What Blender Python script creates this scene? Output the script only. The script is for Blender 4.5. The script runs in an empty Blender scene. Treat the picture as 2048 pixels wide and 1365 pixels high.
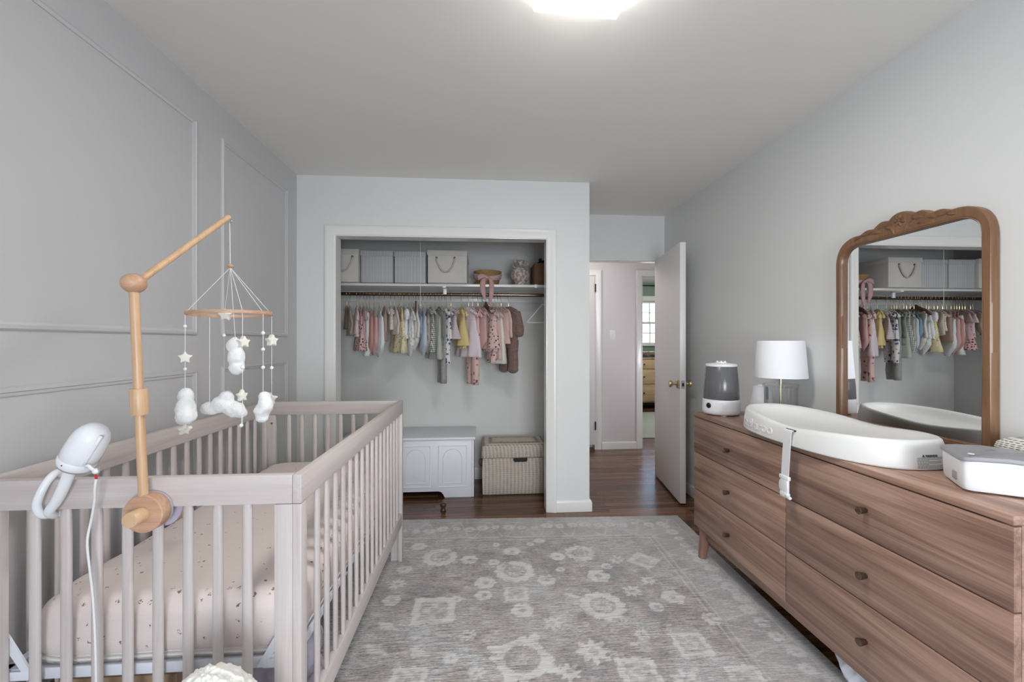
import bpy, bmesh, math, random
from mathutils import Vector, Matrix, noise

random.seed(11)
SC = bpy.context.scene
COL = SC.collection
PI = math.pi
TAU = 2 * PI
R = math.radians


# ------------------------------------------------------------------ helpers
def wpos(o):
    p = Vector((0, 0, 0))
    while o is not None:
        p += o.location
        o = o.parent
    return p


class MB:
    """collects shapes, then becomes one mesh object"""

    def __init__(s):
        s.v = []
        s.f = []

    def add(s, vs, fs):
        b = len(s.v)
        s.v += [tuple(p) for p in vs]
        s.f += [tuple(i + b for i in f) for f in fs]
        return s

    def bm(s, bm, M=None):
        bm.verts.index_update()
        vs = [(M @ v.co if M else v.co.copy()) for v in bm.verts]
        s.add(vs, [[v.index for v in f.verts] for f in bm.faces])
        bm.free()
        return s

    def box(s, x0, x1, y0, y1, z0, z1, bev=0.0, seg=2, M=None):
        bm = bmesh.new()
        bmesh.ops.create_cube(bm, size=1.0)
        for v in bm.verts:
            v.co = Vector(((x0 + x1) / 2 + v.co.x * (x1 - x0), (y0 + y1) / 2 + v.co.y * (y1 - y0), (z0 + z1) / 2 + v.co.z * (z1 - z0)))
        if bev > 0:
            bmesh.ops.bevel(bm, geom=bm.edges[:], offset=bev, segments=seg, profile=0.5, affect='EDGES', clamp_overlap=True)
        return s.bm(bm, M)

    def loft(s, rings, closed=True, cap0=True, cap1=True):
        n = len(rings[0])
        vs = [p for r in rings for p in r]
        fs = []
        for i in range(len(rings) - 1):
            for j in range(n if closed else n - 1):
                k = (j + 1) % n
                fs.append((i * n + j, i * n + k, (i + 1) * n + k, (i + 1) * n + j))
        if cap0:
            fs.append(tuple(range(n - 1, -1, -1)))
        if cap1:
            b = (len(rings) - 1) * n
            fs.append(tuple(b + j for j in range(n)))
        return s.add(vs, fs)

    def tube(s, pts, r, n=10, loop=False, caps=True):
        pts = [Vector(p) for p in pts]
        m = len(pts)
        rr = r if isinstance(r, (list, tuple)) else [r] * m
        rings = []
        up = None
        for i, p in enumerate(pts):
            if loop:
                t = pts[(i + 1) % m] - pts[i - 1]
            else:
                t = pts[min(i + 1, m - 1)] - pts[max(i - 1, 0)]
            t.normalize()
            if up is None:
                up = Vector((0, 0, 1)) if abs(t.z) < 0.9 else Vector((1, 0, 0))
            a = up - t * up.dot(t)
            a.normalize()
            up = a
            b = t.cross(a)
            q = rr[i]
            ra, rb = q if isinstance(q, (list, tuple)) else (q, q)
            rings.append([p + a * ra * math.cos(TAU * j / n) + b * rb * math.sin(TAU * j / n) for j in range(n)])
        if loop:
            rings.append(rings[0])
            return s.loft(rings, True, False, False)
        return s.loft(rings, True, caps, caps)

    def lathe(s, prof, c=(0, 0, 0), n=32, M=None, cap=True):
        rings = []
        for r, z in prof:
            ring = [Vector((max(r, 1e-5) * math.cos(TAU * j / n), max(r, 1e-5) * math.sin(TAU * j / n), z)) for j in range(n)]
            if M:
                ring = [M @ p for p in ring]
            rings.append([p + Vector(c) for p in ring])
        return s.loft(rings, True, cap, cap)

    def ball(s, c, r, n=16, m=10):
        if not isinstance(r, (tuple, list)):
            r = (r, r, r)
        rings = []
        for i in range(m + 1):
            a = PI * i / m
            q = max(math.sin(a), 0.002)
            rings.append([(c[0] + r[0] * q * math.cos(TAU * j / n), c[1] + r[1] * q * math.sin(TAU * j / n), c[2] - r[2] * math.cos(a)) for j in range(n)])
        return s.loft(rings)

    def prism(s, poly, ax, a0, a1, bev=0.0):
        """extrude a 2-D polygon along an axis: 0 x, 1 y, 2 z"""
        def P(p, a):
            return [(a, p[0], p[1]), (p[0], a, p[1]), (p[0], p[1], a)][ax]
        bm = bmesh.new()
        A = [bm.verts.new(P(p, a0)) for p in poly]
        B = [bm.verts.new(P(p, a1)) for p in poly]
        n = len(poly)
        bm.faces.new(A)
        bm.faces.new(B[::-1])
        for i in range(n):
            k = (i + 1) % n
            bm.faces.new((A[k], A[i], B[i], B[k]))
        bmesh.ops.recalc_face_normals(bm, faces=bm.faces[:])
        if bev:
            eds = [e for e in bm.edges if len(e.link_faces) == 2 and e.calc_face_angle(0) > 0.5]
            bmesh.ops.bevel(bm, geom=eds, offset=bev, segments=2, profile=0.5, affect='EDGES', clamp_overlap=True)
        return s.bm(bm)

    def grid(s, fn, nu, nv):
        vs = [fn(i / nu, j / nv) for j in range(nv + 1) for i in range(nu + 1)]
        fs = [(j * (nu + 1) + i, j * (nu + 1) + i + 1, (j + 1) * (nu + 1) + i + 1, (j + 1) * (nu + 1) + i) for j in range(nv) for i in range(nu)]
        return s.add(vs, fs)

    def sweep(s, path, prof, mp, closed=False):
        """miter a profile [(in, out)] along a 2-D path; mp(u, v, h) gives the point"""
        m = len(path)
        rings = []
        P = [Vector(p) for p in path]
        for i in range(m):
            a = (P[i] - P[i - 1]).normalized() if (closed or i > 0) else None
            b = (P[(i + 1) % m] - P[i]).normalized() if (closed or i < m - 1) else None
            a = a or b
            b = b or a
            na, nb = Vector((-a.y, a.x)), Vector((-b.y, b.x))
            nn = na + nb
            nn = nn / max(nn.length_squared / 2, 1e-6)
            rings.append([mp(P[i].x + nn.x * o, P[i].y + nn.y * o, h) for o, h in prof])
        if closed:
            rings.append(rings[0])
        return s.loft(rings, True, not closed, not closed)

    def build(s, name, mat=None, parent=None, at=None, local=False, smooth=40, fix=True):
        me = bpy.data.meshes.new(name)
        off = Vector((0, 0, 0))
        if parent is not None and not local:
            off = wpos(parent)
        elif at is not None:
            off = Vector(at)
        me.from_pydata([tuple(Vector(p) - off) for p in s.v], [], s.f)
        if fix:
            bm = bmesh.new()
            bm.from_mesh(me)
            bmesh.ops.recalc_face_normals(bm, faces=bm.faces[:])
            bm.to_mesh(me)
            bm.free()
        if mat:
            me.materials.append(mat)
        if smooth:
            for p in me.polygons:
                p.use_smooth = True
            if smooth < 180:
                me.set_sharp_from_angle(angle=R(smooth))
        o = bpy.data.objects.new(name, me)
        COL.objects.link(o)
        if parent is not None:
            o.parent = parent
        elif at is not None:
            o.location = at
        return o


def tag(o, label, cat, group=None, kind=None):
    o['label'] = label
    o['category'] = cat
    if group:
        o['group'] = group
    if kind:
        o['kind'] = kind
    return o


def struct(o):
    o['kind'] = 'structure'
    return o


def empty(name, loc, label, cat, group=None, rz=0.0):
    o = bpy.data.objects.new(name, None)
    o.empty_display_size = 0.05
    COL.objects.link(o)
    o.location = loc
    o.rotation_euler = (0, 0, rz)
    return tag(o, label, cat, group)


def copy_tree(o, parent=None):
    c = o.copy()
    COL.objects.link(c)
    if parent is not None:
        c.parent = parent
    for ch in list(o.children):
        copy_tree(ch, c)
    return c


def mod(o, kind, **kw):
    m = o.modifiers.new(kind.lower(), kind)
    for k, v in kw.items():
        setattr(m, k, v)
    return m


# ------------------------------------------------------------------ materials
def srgb(r, g, b):
    f = lambda c: (c / 255 / 12.92) if c <= 10 else ((c / 255 + 0.055) / 1.055) ** 2.4
    return (f(r), f(g), f(b), 1.0)


class NT:
    def __init__(s, name):
        s.m = bpy.data.materials.new(name)
        s.m.use_nodes = True
        s.t = s.m.node_tree
        s.bsdf = s.t.nodes['Principled BSDF']
        s.out = s.t.nodes['Material Output']

    def n(s, kind, **kw):
        nd = s.t.nodes.new(kind)
        for k, v in kw.items():
            if k.startswith('i_'):
                key = k[2:]
                nd.inputs[int(key) if key.isdigit() else key.replace('_', ' ')].default_value = v
            else:
                setattr(nd, k, v)
        return nd

    def l(s, a, b):
        s.t.links.new(a, b)

    def set(s, **kw):
        for k, v in kw.items():
            s.bsdf.inputs[k.replace('_', ' ')].default_value = v
        return s

    def coords(s, scale=(1, 1, 1), rnd=False, kind='Object'):
        tc = s.n('ShaderNodeTexCoord')
        mp = s.n('ShaderNodeMapping')
        mp.inputs['Scale'].default_value = scale
        src = tc.outputs[kind]
        if rnd:
            oi = s.n('ShaderNodeObjectInfo')
            mu = s.n('ShaderNodeVectorMath', operation='SCALE')
            mu.inputs[0].default_value = (13.7, 7.3, 19.1)
            s.l(oi.outputs['Random'], mu.inputs['Scale'])
            ad = s.n('ShaderNodeVectorMath', operation='ADD')
            s.l(src, ad.inputs[0])
            s.l(mu.outputs[0], ad.inputs[1])
            src = ad.outputs[0]
        s.l(src, mp.inputs['Vector'])
        return mp.outputs['Vector']

    def ramp(s, fac, stops):
        r = s.n('ShaderNodeValToRGB')
        e = r.color_ramp.elements
        while len(e) < len(stops):
            e.new(0.5)
        for i, (p, c) in enumerate(stops):
            e[i].position = p
            e[i].color = c if len(c) == 4 else (*c, 1)
        s.l(fac, r.inputs['Fac'])
        return r.outputs['Color']

    def mix(s, fac, a, b, blend='MIX'):
        m = s.n('ShaderNodeMix', data_type='RGBA', blend_type=blend)
        for sock, val in ((m.inputs[0], fac), (m.inputs[6], a), (m.inputs[7], b)):
            if hasattr(val, 'is_output'):
                s.l(val, sock)
            else:
                sock.default_value = val
        return m.outputs[2]

    def math(s, op, a, b=None, clamp=False):
        m = s.n('ShaderNodeMath', operation=op, use_clamp=clamp)
        for i, v in enumerate((a, b)):
            if v is None:
                continue
            if hasattr(v, 'is_output'):
                s.l(v, m.inputs[i])
            else:
                m.inputs[i].default_value = v
        return m.outputs[0]

    def noise(s, vec, scale, detail=3, rough=0.5, dist=0.0):
        n = s.n('ShaderNodeTexNoise')
        n.inputs['Scale'].default_value = scale
        n.inputs['Detail'].default_value = detail
        n.inputs['Roughness'].default_value = rough
        n.inputs['Distortion'].default_value = dist
        s.l(vec, n.inputs['Vector'])
        return n.outputs['Fac']

    def vor(s, vec, scale, feature='F1', out='Distance', rand=1.0, flat=False):
        n = s.n('ShaderNodeTexVoronoi', feature=feature, voronoi_dimensions='2D' if flat else '3D')
        n.inputs['Scale'].default_value = scale
        n.inputs['Randomness'].default_value = rand
        s.l(vec, n.inputs['Vector'])
        return n.outputs[out]

    def base(s, c):
        if hasattr(c, 'is_output'):
            s.l(c, s.bsdf.inputs['Base Color'])
        else:
            s.bsdf.inputs['Base Color'].default_value = c

    def bump(s, h, strength=0.3, dist=0.002):
        b = s.n('ShaderNodeBump')
        b.inputs['Strength'].default_value = strength
        b.inputs['Distance'].default_value = dist
        s.l(h, b.inputs['Height'])
        s.l(b.outputs['Normal'], s.bsdf.inputs['Normal'])


def plain(name, col, rough=0.5, metal=0.0, bump=0.0, bscale=200, spec=None, sheen=0.0):
    t = NT(name)
    t.base(col)
    t.set(Roughness=rough, Metallic=metal)
    if spec is not None:
        t.bsdf.inputs['Specular IOR Level'].default_value = spec
    if sheen:
        t.bsdf.inputs['Sheen Weight'].default_value = sheen
    v = t.coords()
    nz = t.noise(v, bscale, 2)
    if bump:
        t.bump(nz, bump, 0.002)
    return t.m


def wood(name, dark, mid, light, axis, gs=(1.2, 26, 26), rough=0.45, rnd=True, contrast=1.0, wave=0.0):
    """grain runs along axis 0/1/2"""
    t = NT(name)
    sc = [gs[1], gs[1], gs[1]]
    sc[axis] = gs[0]
    v = t.coords(tuple(sc), rnd)
    a = t.noise(v, 1.0, 5, 0.6, 0.7)
    sc2 = [gs[2] * 7] * 3
    sc2[axis] = gs[0] * 3
    v2 = t.coords(tuple(sc2), rnd)
    b = t.noise(v2, 1.0, 2, 0.5, 0.1)
    f = t.math('ADD', t.math('MULTIPLY', a, 0.8), t.math('MULTIPLY', b, 0.2))
    lo, hi = 0.5 - 0.17 / contrast, 0.5 + 0.17 / contrast
    c = t.ramp(f, [(lo, dark), (0.5, mid), (hi, light)])
    t.base(c)
    t.set(Roughness=rough)
    t.bump(b, 0.06, 0.001)
    return t.m


M = {}
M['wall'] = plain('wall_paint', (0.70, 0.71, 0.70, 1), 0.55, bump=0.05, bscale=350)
M['wall_shaded'] = plain('shaded_wall_paint', (0.54, 0.54, 0.54, 1), 0.55, bump=0.05, bscale=350)  # same paint as the other walls, darkened: its shade put into the colour
M['ceil'] = plain('ceiling_paint', (0.80, 0.79, 0.755, 1), 0.75, bump=0.04, bscale=300)
M['trim'] = plain('trim_paint', (0.76, 0.76, 0.735, 1), 0.22)
M['hall'] = plain('hall_paint', (0.66, 0.63, 0.64, 1), 0.55, bump=0.05, bscale=350)
M['closetwall'] = plain('closet_paint', (0.66, 0.665, 0.645, 1), 0.6, bump=0.05, bscale=350)
M['door'] = plain('door_paint', (0.76, 0.745, 0.735, 1), 0.38)
M['green'] = plain('green_paint', (0.20, 0.27, 0.22, 1), 0.6)
M['crib'] = wood('washed_wood', (0.495, 0.435, 0.415, 1), (0.57, 0.51, 0.49, 1), (0.625, 0.57, 0.55, 1), 2, (1.5, 30, 30), 0.4)
M['cribx'] = wood('washed_wood_across', (0.495, 0.435, 0.415, 1), (0.57, 0.51, 0.49, 1), (0.625, 0.57, 0.55, 1), 0, (1.5, 30, 30), 0.4)
M['criby'] = wood('washed_wood_along', (0.495, 0.435, 0.415, 1), (0.57, 0.51, 0.49, 1), (0.625, 0.57, 0.55, 1), 1, (1.5, 30, 30), 0.4)
WD, WM, WL = (0.175, 0.096, 0.069, 1), (0.30, 0.18, 0.13, 1), (0.44, 0.285, 0.215, 1)
M['walnut'] = wood('walnut_veneer', WD, WM, WL, 1, (0.9, 19, 26), 0.36, contrast=1.25)
M['walnutx'] = wood('walnut_veneer_top', WD, WM, WL, 1, (1.0, 16, 20), 0.25, contrast=0.9)
M['walnute'] = wood('walnut_end_veneer', WD, WM, WL, 0, (0.9, 19, 26), 0.36, contrast=1.1)
M['walnutz'] = wood('walnut_leg', (0.22, 0.115, 0.078, 1), (0.285, 0.16, 0.11, 1), (0.33, 0.195, 0.14, 1), 2, (1.5, 20, 20), 0.4)
M['beech'] = wood('beech_wood', (0.48, 0.29, 0.16, 1), (0.60, 0.39, 0.235, 1), (0.68, 0.46, 0.29, 1), 2, (2, 35, 30), 0.38, contrast=0.8)
M['beechx'] = wood('beech_wood_across', (0.42, 0.235, 0.145, 1), (0.52, 0.31, 0.2, 1), (0.6, 0.385, 0.26, 1), 0, (2, 45, 30), 0.42)
M['frame'] = wood('mirror_frame_wood', (0.13, 0.062, 0.03, 1), (0.19, 0.097, 0.047, 1), (0.25, 0.135, 0.068, 1), 2, (3, 30, 40), 0.33, contrast=0.8)
M['oak'] = wood('pale_oak', (0.42, 0.29, 0.17, 1), (0.5, 0.36, 0.22, 1), (0.56, 0.42, 0.27, 1), 0, (1, 20, 20), 0.45)
M['white'] = plain('white_plastic', (0.80, 0.81, 0.83, 1), 0.28)
M['chest'] = plain('white_lacquer', (0.74, 0.75, 0.79, 1), 0.4)
M['grey_lid'] = plain('grey_plastic', (0.30, 0.30, 0.32, 1), 0.5)
M['black'] = plain('black_plastic', (0.012, 0.012, 0.014, 1), 0.3)
M['dark'] = plain('dark_gap', (0.02, 0.018, 0.016, 1), 0.8)  # near-black colour in place of the shade inside openings
M['brass'] = plain('brass_metal', (0.58, 0.49, 0.31, 1), 0.28, 1.0)
M['gold'] = plain('gold_wire', (0.72, 0.55, 0.31, 1), 0.25, 1.0)
M['bronze'] = plain('bronze_rod', (0.17, 0.125, 0.09, 1), 0.24, 1.0)
M['steel'] = plain('steel_metal', (0.5, 0.5, 0.5, 1), 0.3, 1.0)
M['knob'] = plain('antique_brass', (0.23, 0.17, 0.12, 1), 0.34, 1.0)
M['foam'] = plain('moulded_foam', (0.76, 0.76, 0.745, 1), 0.42, bump=0.04, bscale=120)
M['strap'] = plain('white_webbing', (0.76, 0.76, 0.78, 1), 0.6, bump=0.3, bscale=500)
M['shade'] = plain('linen_shade', (0.84, 0.85, 0.88, 1), 0.8, bump=0.15, bscale=450)
M['red'] = plain('red_tag', (0.55, 0.02, 0.03, 1), 0.5)
M['wool'] = plain('white_wool', (0.82, 0.83, 0.83, 1), 0.95, bump=0.9, bscale=260, sheen=0.4)
M['felt'] = plain('cream_felt', (0.76, 0.74, 0.66, 1), 0.95, bump=0.5, bscale=300, sheen=0.3)
M['cord'] = plain('white_cord', (0.8, 0.8, 0.79, 1), 0.7)
M['lav'] = plain('lavender_fabric', (0.5, 0.47, 0.56, 1), 0.85, bump=0.3, bscale=90)
M['mframe'] = plain('white_steel_frame', (0.7, 0.72, 0.78, 1), 0.4)
M['sherpa'] = plain('sherpa_pile', (0.80, 0.79, 0.74, 1), 0.95, bump=0.9, bscale=180, sheen=0.4)
M['bed_white'] = plain('mattress_cover', (0.74, 0.72, 0.69, 1), 0.85, bump=0.4, bscale=140)


def floor_mat():
    t = NT('dark_oak_planks')
    v = t.coords((1, 1, 1))
    br = t.n('ShaderNodeTexBrick', offset=0.37, offset_frequency=2, squash=1.0)
    br.inputs['Scale'].default_value = 1.0
    br.inputs['Brick Width'].default_value = 0.95
    br.inputs['Row Height'].default_value = 0.058
    br.inputs['Mortar Size'].default_value = 0.0012
    br.inputs['Mortar Smooth'].default_value = 0.1
    br.inputs['Color1'].default_value = (0, 0, 0, 1)
    br.inputs['Color2'].default_value = (1, 1, 1, 1)
    br.inputs['Mortar'].default_value = (0.5, 0.5, 0.5, 1)
    br.inputs['Bias'].default_value = 0.0
    t.l(v, br.inputs['Vector'])
    tone = t.math('MULTIPLY', br.outputs['Color'], 0.35)
    v2 = t.coords((2.2, 38, 10))
    g = t.noise(v2, 1.0, 5, 0.62, 0.5)
    v3 = t.coords((7, 190, 10))
    g2 = t.noise(v3, 1.0, 2, 0.5)
    f = t.math('ADD', t.math('ADD', t.math('MULTIPLY', g, 0.7), tone), t.math('MULTIPLY', g2, 0.18))
    c = t.ramp(f, [(0.30, (0.025, 0.010, 0.005, 1)), (0.50, (0.085, 0.036, 0.019, 1)), (0.70, (0.17, 0.078, 0.040, 1)), (0.95, (0.25, 0.125, 0.065, 1))])
    c = t.mix(br.outputs['Fac'], c, (0.01, 0.005, 0.003, 1))
    t.base(c)
    t.set(Roughness=0.24)
    vw = t.coords((3, 22, 1))
    w = t.noise(vw, 1.0, 2)
    h = t.math('SUBTRACT', t.math('ADD', t.math('MULTIPLY', w, 0.6), t.math('MULTIPLY', g2, 0.12)), br.outputs['Fac'])
    t.bump(h, 0.4, 0.003)
    return t.m


M['floor'] = floor_mat()


def rug_mat():
    t = NT('distressed_rug')
    at = t.n('ShaderNodeAttribute', attribute_name='motif')
    sep = t.n('ShaderNodeSeparateColor')
    t.l(at.outputs['Color'], sep.inputs[0])
    v = t.coords((1, 1, 1))
    big = t.noise(v, 2.3, 3, 0.6)
    med = t.noise(v, 9.0, 4, 0.65)
    st = t.noise(t.coords((10, 160, 1)), 1.0, 3, 0.7)
    st2 = t.noise(t.coords((55, 330, 1)), 1.0, 3, 0.7)
    fine = t.noise(v, 240, 2)
    hue = t.ramp(t.math('ADD', t.math('MULTIPLY', big, 0.6), t.math('MULTIPLY', med, 0.4)),
                 [(0.38, (0.30, 0.295, 0.30, 1)), (0.45, (0.375, 0.335, 0.32, 1)), (0.54, (0.47, 0.45, 0.435, 1)), (0.62, (0.47, 0.475, 0.485, 1))])
    dk = t.ramp(t.math('ADD', t.math('MULTIPLY', st, 0.5), t.math('MULTIPLY', st2, 0.5)), [(0.37, (0.26, 0.25, 0.245, 1)), (0.5, (0.95, 0.94, 0.93, 1)), (0.62, (1.6, 1.6, 1.58, 1))])
    ground = t.mix(1.0, hue, dk, 'MULTIPLY')
    cream = t.ramp(st, [(0.34, (0.50, 0.49, 0.475, 1)), (0.5, (0.69, 0.68, 0.66, 1)), (0.66, (0.78, 0.77, 0.75, 1))])
    wear = t.math('ADD', t.math('MULTIPLY', med, 1.1), t.math('MULTIPLY', st, 0.9))
    fac = t.math('MULTIPLY', sep.outputs[0], t.ramp(wear, [(0.70, (0.15, 0.15, 0.15, 1)), (1.04, (1, 1, 1, 1))]))
    c = t.mix(fac, ground, cream)
    fade = t.math('MULTIPLY', sep.outputs[1], 0.55)
    c = t.mix(fade, c, (0.52, 0.515, 0.51, 1))
    t.base(c)
    t.set(Roughness=0.95)
    t.bsdf.inputs['Sheen Weight'].default_value = 0.25
    t.bump(t.math('ADD', t.math('MULTIPLY', st2, 0.6), fine), 0.6, 0.004)
    return t.m


M['rug'] = rug_mat()


def sheet_mat():
    t = NT('printed_crib_sheet')
    v = t.coords((1, 1, 1))
    n1 = t.noise(v, 60, 2)
    sc = t.n('ShaderNodeVectorMath', operation='ADD')
    nv = t.n('ShaderNodeTexNoise')
    nv.inputs['Scale'].default_value = 150
    t.l(v, nv.inputs['Vector'])
    mu = t.n('ShaderNodeVectorMath', operation='SCALE')
    mu.inputs['Scale'].default_value = 0.012
    t.l(nv.outputs['Color'], mu.inputs[0])
    t.l(v, sc.inputs[0])
    t.l(mu.outputs[0], sc.inputs[1])
    d = t.vor(sc.outputs[0], 36, rand=0.7)
    m1 = t.math('LESS_THAN', d, 0.19)
    hole = t.math('GREATER_THAN', t.noise(v, 210, 1), 0.5)
    m = t.math('MULTIPLY', m1, hole)
    ink = t.mix(n1, (0.13, 0.10, 0.10, 1), (0.30, 0.19, 0.17, 1))
    c = t.mix(m, (0.72, 0.635, 0.60, 1), ink)
    t.base(c)
    t.set(Roughness=0.85)
    cr = t.noise(t.coords((6, 24, 40)), 1.0, 3, 0.6, 0.4)
    t.bump(cr, 0.25, 0.006)
    return t.m


M['sheet'] = sheet_mat()


def wicker_mat(name, light, dark, pu=0.030, pv=0.0085, thr=0.55, horiz=0):
    """rows of weave along z with stakes along the face; horiz 0: faces read x+y"""
    t = NT(name)
    tc = t.n('ShaderNodeTexCoord')
    sp = t.n('ShaderNodeSeparateXYZ')
    t.l(tc.outputs['Object'], sp.inputs[0])
    u = t.math('ADD', sp.outputs[0], sp.outputs[1])
    row = t.math('FLOOR', t.math('DIVIDE', sp.outputs[2], pv))
    odd = t.math('MODULO', t.math('ABSOLUTE', row), 2.0)
    uu = t.math('ADD', t.math('DIVIDE', u, pu), t.math('MULTIPLY', odd, 0.12))
    su = t.math('ABSOLUTE', t.math('SINE', t.math('MULTIPLY', uu, PI)))
    sv = t.math('ABSOLUTE', t.math('SINE', t.math('MULTIPLY', t.math('DIVIDE', sp.outputs[2], pv), PI)))
    gap = t.math('MULTIPLY', t.math('SUBTRACT', 1.0, sv), t.math('POWER', su, 0.8))
    h = t.math('SUBTRACT', 1.0, t.math('MULTIPLY', gap, 1.15))
    nz = t.noise(tc.outputs['Object'], 45, 3)
    hh = t.math('ADD', h, t.math('MULTIPLY', t.math('SUBTRACT', nz, 0.5), 0.5))
    c = t.ramp(hh, [(thr - 0.27, dark), (thr - 0.02, tuple((a + b) / 2 for a, b in zip(light, dark))), (thr + 0.22, light)])
    c = t.mix(t.math('MULTIPLY', t.noise(tc.outputs['Object'], 9, 2), 0.5), c, tuple(x * 0.82 for x in light[:3]) + (1,))
    t.base(c)
    t.set(Roughness=0.7)
    t.bump(hh, 0.7, 0.004)
    return t.m


M['wicker'] = wicker_mat('pale_wicker', (0.66, 0.575, 0.50, 1), (0.06, 0.04, 0.03, 1))
M['wickerwhite'] = wicker_mat('white_wicker', (0.78, 0.76, 0.70, 1), (0.16, 0.13, 0.10, 1), 0.016, 0.006)
M['rattan'] = wicker_mat('brown_rattan', (0.21, 0.11, 0.05, 1), (0.03, 0.014, 0.008, 1), 0.016, 0.006)
M['straw'] = wicker_mat('straw_weave', (0.40, 0.25, 0.09, 1), (0.09, 0.045, 0.015, 1), 0.012, 0.006)


def fabric(name, base, ink=None, kind=None, scale=30, thr=0.2, rough=0.88, vary=0.12, ink2=None):
    t = NT(name)
    v = t.coords((1, 1, 1))
    n = t.noise(v, 14, 3)
    dk = tuple(x * (1 - vary) for x in base[:3]) + (1,)
    c = t.mix(n, dk, base)
    if kind in ('dots', 'floral') and name.startswith('cloth_'):
        thr = thr + 0.07
        scale *= 1.1
    if kind == 'dots':
        d = t.vor(v, scale, rand=0.8)
        c = t.mix(t.math('LESS_THAN', d, thr), c, ink)
    elif kind == 'floral':
        d = t.vor(v, scale, rand=0.9)
        nn = t.noise(v, scale * 3.2, 2)
        m = t.math('LESS_THAN', t.math('ADD', d, t.math('MULTIPLY', t.math('SUBTRACT', nn, 0.5), 0.5)), thr)
        col = ink
        if ink2:
            col = t.mix(t.math('GREATER_THAN', t.noise(v, scale * 0.7, 1), 0.5), ink, ink2)
        c = t.mix(m, c, col)
    elif kind in ('hstripe', 'vstripe', 'gingham'):
        sp = t.n('ShaderNodeSeparateXYZ')
        t.l(v, sp.inputs[0])
        sz = t.math('GREATER_THAN', t.math('SINE', t.math('MULTIPLY', sp.outputs[2], scale * TAU)), thr)
        su = t.math('GREATER_THAN', t.math('SINE', t.math('MULTIPLY', t.math('ADD', sp.outputs[1], t.math('MULTIPLY', sp.outputs[0], 1.0)), scale * TAU)), thr)
        if kind == 'hstripe':
            m = sz
        elif kind == 'vstripe':
            m = su
        else:
            m = t.math('MULTIPLY', t.math('ADD', sz, su), 0.5)
        c = t.mix(m, c, ink)
    elif kind == 'teddy':
        d = t.vor(v, scale)
        c = t.mix(t.math('MULTIPLY', d, 1.0), base, ink)
        t.bump(d, 0.8, 0.006)
    t.base(c)
    t.set(Roughness=rough)
    t.bsdf.inputs['Sheen Weight'].default_value = 0.15
    if kind != 'teddy':
        t.bump(t.noise(v, 380, 2), 0.15, 0.001)
    return t.m


M['canvas'] = fabric('cream_canvas', (0.57, 0.55, 0.51, 1))
M['ticking'] = fabric('ticking_stripe', (0.60, 0.60, 0.60, 1), (0.23, 0.235, 0.255, 1), 'vstripe', 100, 0.25)
M['rope'] = plain('natural_rope', (0.5, 0.45, 0.38, 1), 0.9, bump=0.8, bscale=250)
M['rope2'] = plain('grey_rope', (0.46, 0.43, 0.39, 1), 0.9, bump=0.8, bscale=250)
M['ribbon'] = fabric('pink_ribbon', (0.52, 0.32, 0.32, 1))
M['vase'] = fabric('mottled_ceramic', (0.56, 0.50, 0.46, 1), (0.30, 0.235, 0.21, 1), 'floral', 48, 0.55, 0.35)


def glass(name, tint=(1, 1, 1, 1), gl=0.12, rough=0.02):
    t = NT(name)
    tr = t.n('ShaderNodeBsdfTransparent')
    tr.inputs[0].default_value = tint
    gs = t.n('ShaderNodeBsdfGlossy')
    gs.inputs['Roughness'].default_value = rough
    lw = t.n('ShaderNodeLayerWeight')
    lw.inputs[0].default_value = 0.25
    f = t.math('ADD', t.math('MULTIPLY', lw.outputs['Fresnel'], 0.5), gl, True)
    mx = t.n('ShaderNodeMixShader')
    t.l(f, mx.inputs[0])
    t.l(tr.outputs[0], mx.inputs[1])
    t.l(gs.outputs[0], mx.inputs[2])
    t.l(mx.outputs[0], t.out.inputs['Surface'])
    return t.m


M['pane'] = glass('window_glass', (1, 1, 1, 1), 0.03)
M['acrylic'] = glass('clear_acrylic', (0.985, 0.988, 0.99, 1), 0.03)


def tank_mat():
    t = NT('smoked_tank')
    t.base((0.15, 0.15, 0.16, 1))
    t.set(Roughness=0.22)
    t.bsdf.inputs['Transmission Weight'].default_value = 0.25
    return t.m


M['tank'] = tank_mat()


def mirror_mat():
    t = NT('mirror_glass')
    t.base((0.9, 0.91, 0.91, 1))
    t.set(Roughness=0.0, Metallic=1.0)
    return t.m


M['mirror'] = mirror_mat()


def lamp_mat():
    t = NT('frosted_lamp_glass')
    t.base((0.9, 0.9, 0.88, 1))
    t.set(Roughness=0.4)
    t.bsdf.inputs['Emission Color'].default_value = (1.0, 0.99, 0.96, 1)
    t.bsdf.inputs['Emission Strength'].default_value = 5.0
    return t.m


M['lampglass'] = lamp_mat()
# ------------------------------------------------------------------ the room shell
XL, XR, YC, YE, YB, H = -1.305, 1.715, 3.11, 3.88, 3.92, 2.44
YR = -2.3


def wall(name, boxes, mat):
    m = MB()
    for b in boxes:
        m.box(*b)
    return struct(m.build(name, mat, smooth=0))


fl = MB().box(-1.5, 5.0, YR - 0.2, 8.5, -0.1, 0.0)
struct(fl.build('floor', M['floor'], smooth=0))
wall('ceiling', [(-1.5, 5.0, YR - 0.2, 8.5, H, H + 0.1)], M['ceil'])

wall('wall_right', [(XR, XR + 0.1, YR - 0.1, YE, 0, H)], M['wall'])
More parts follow.
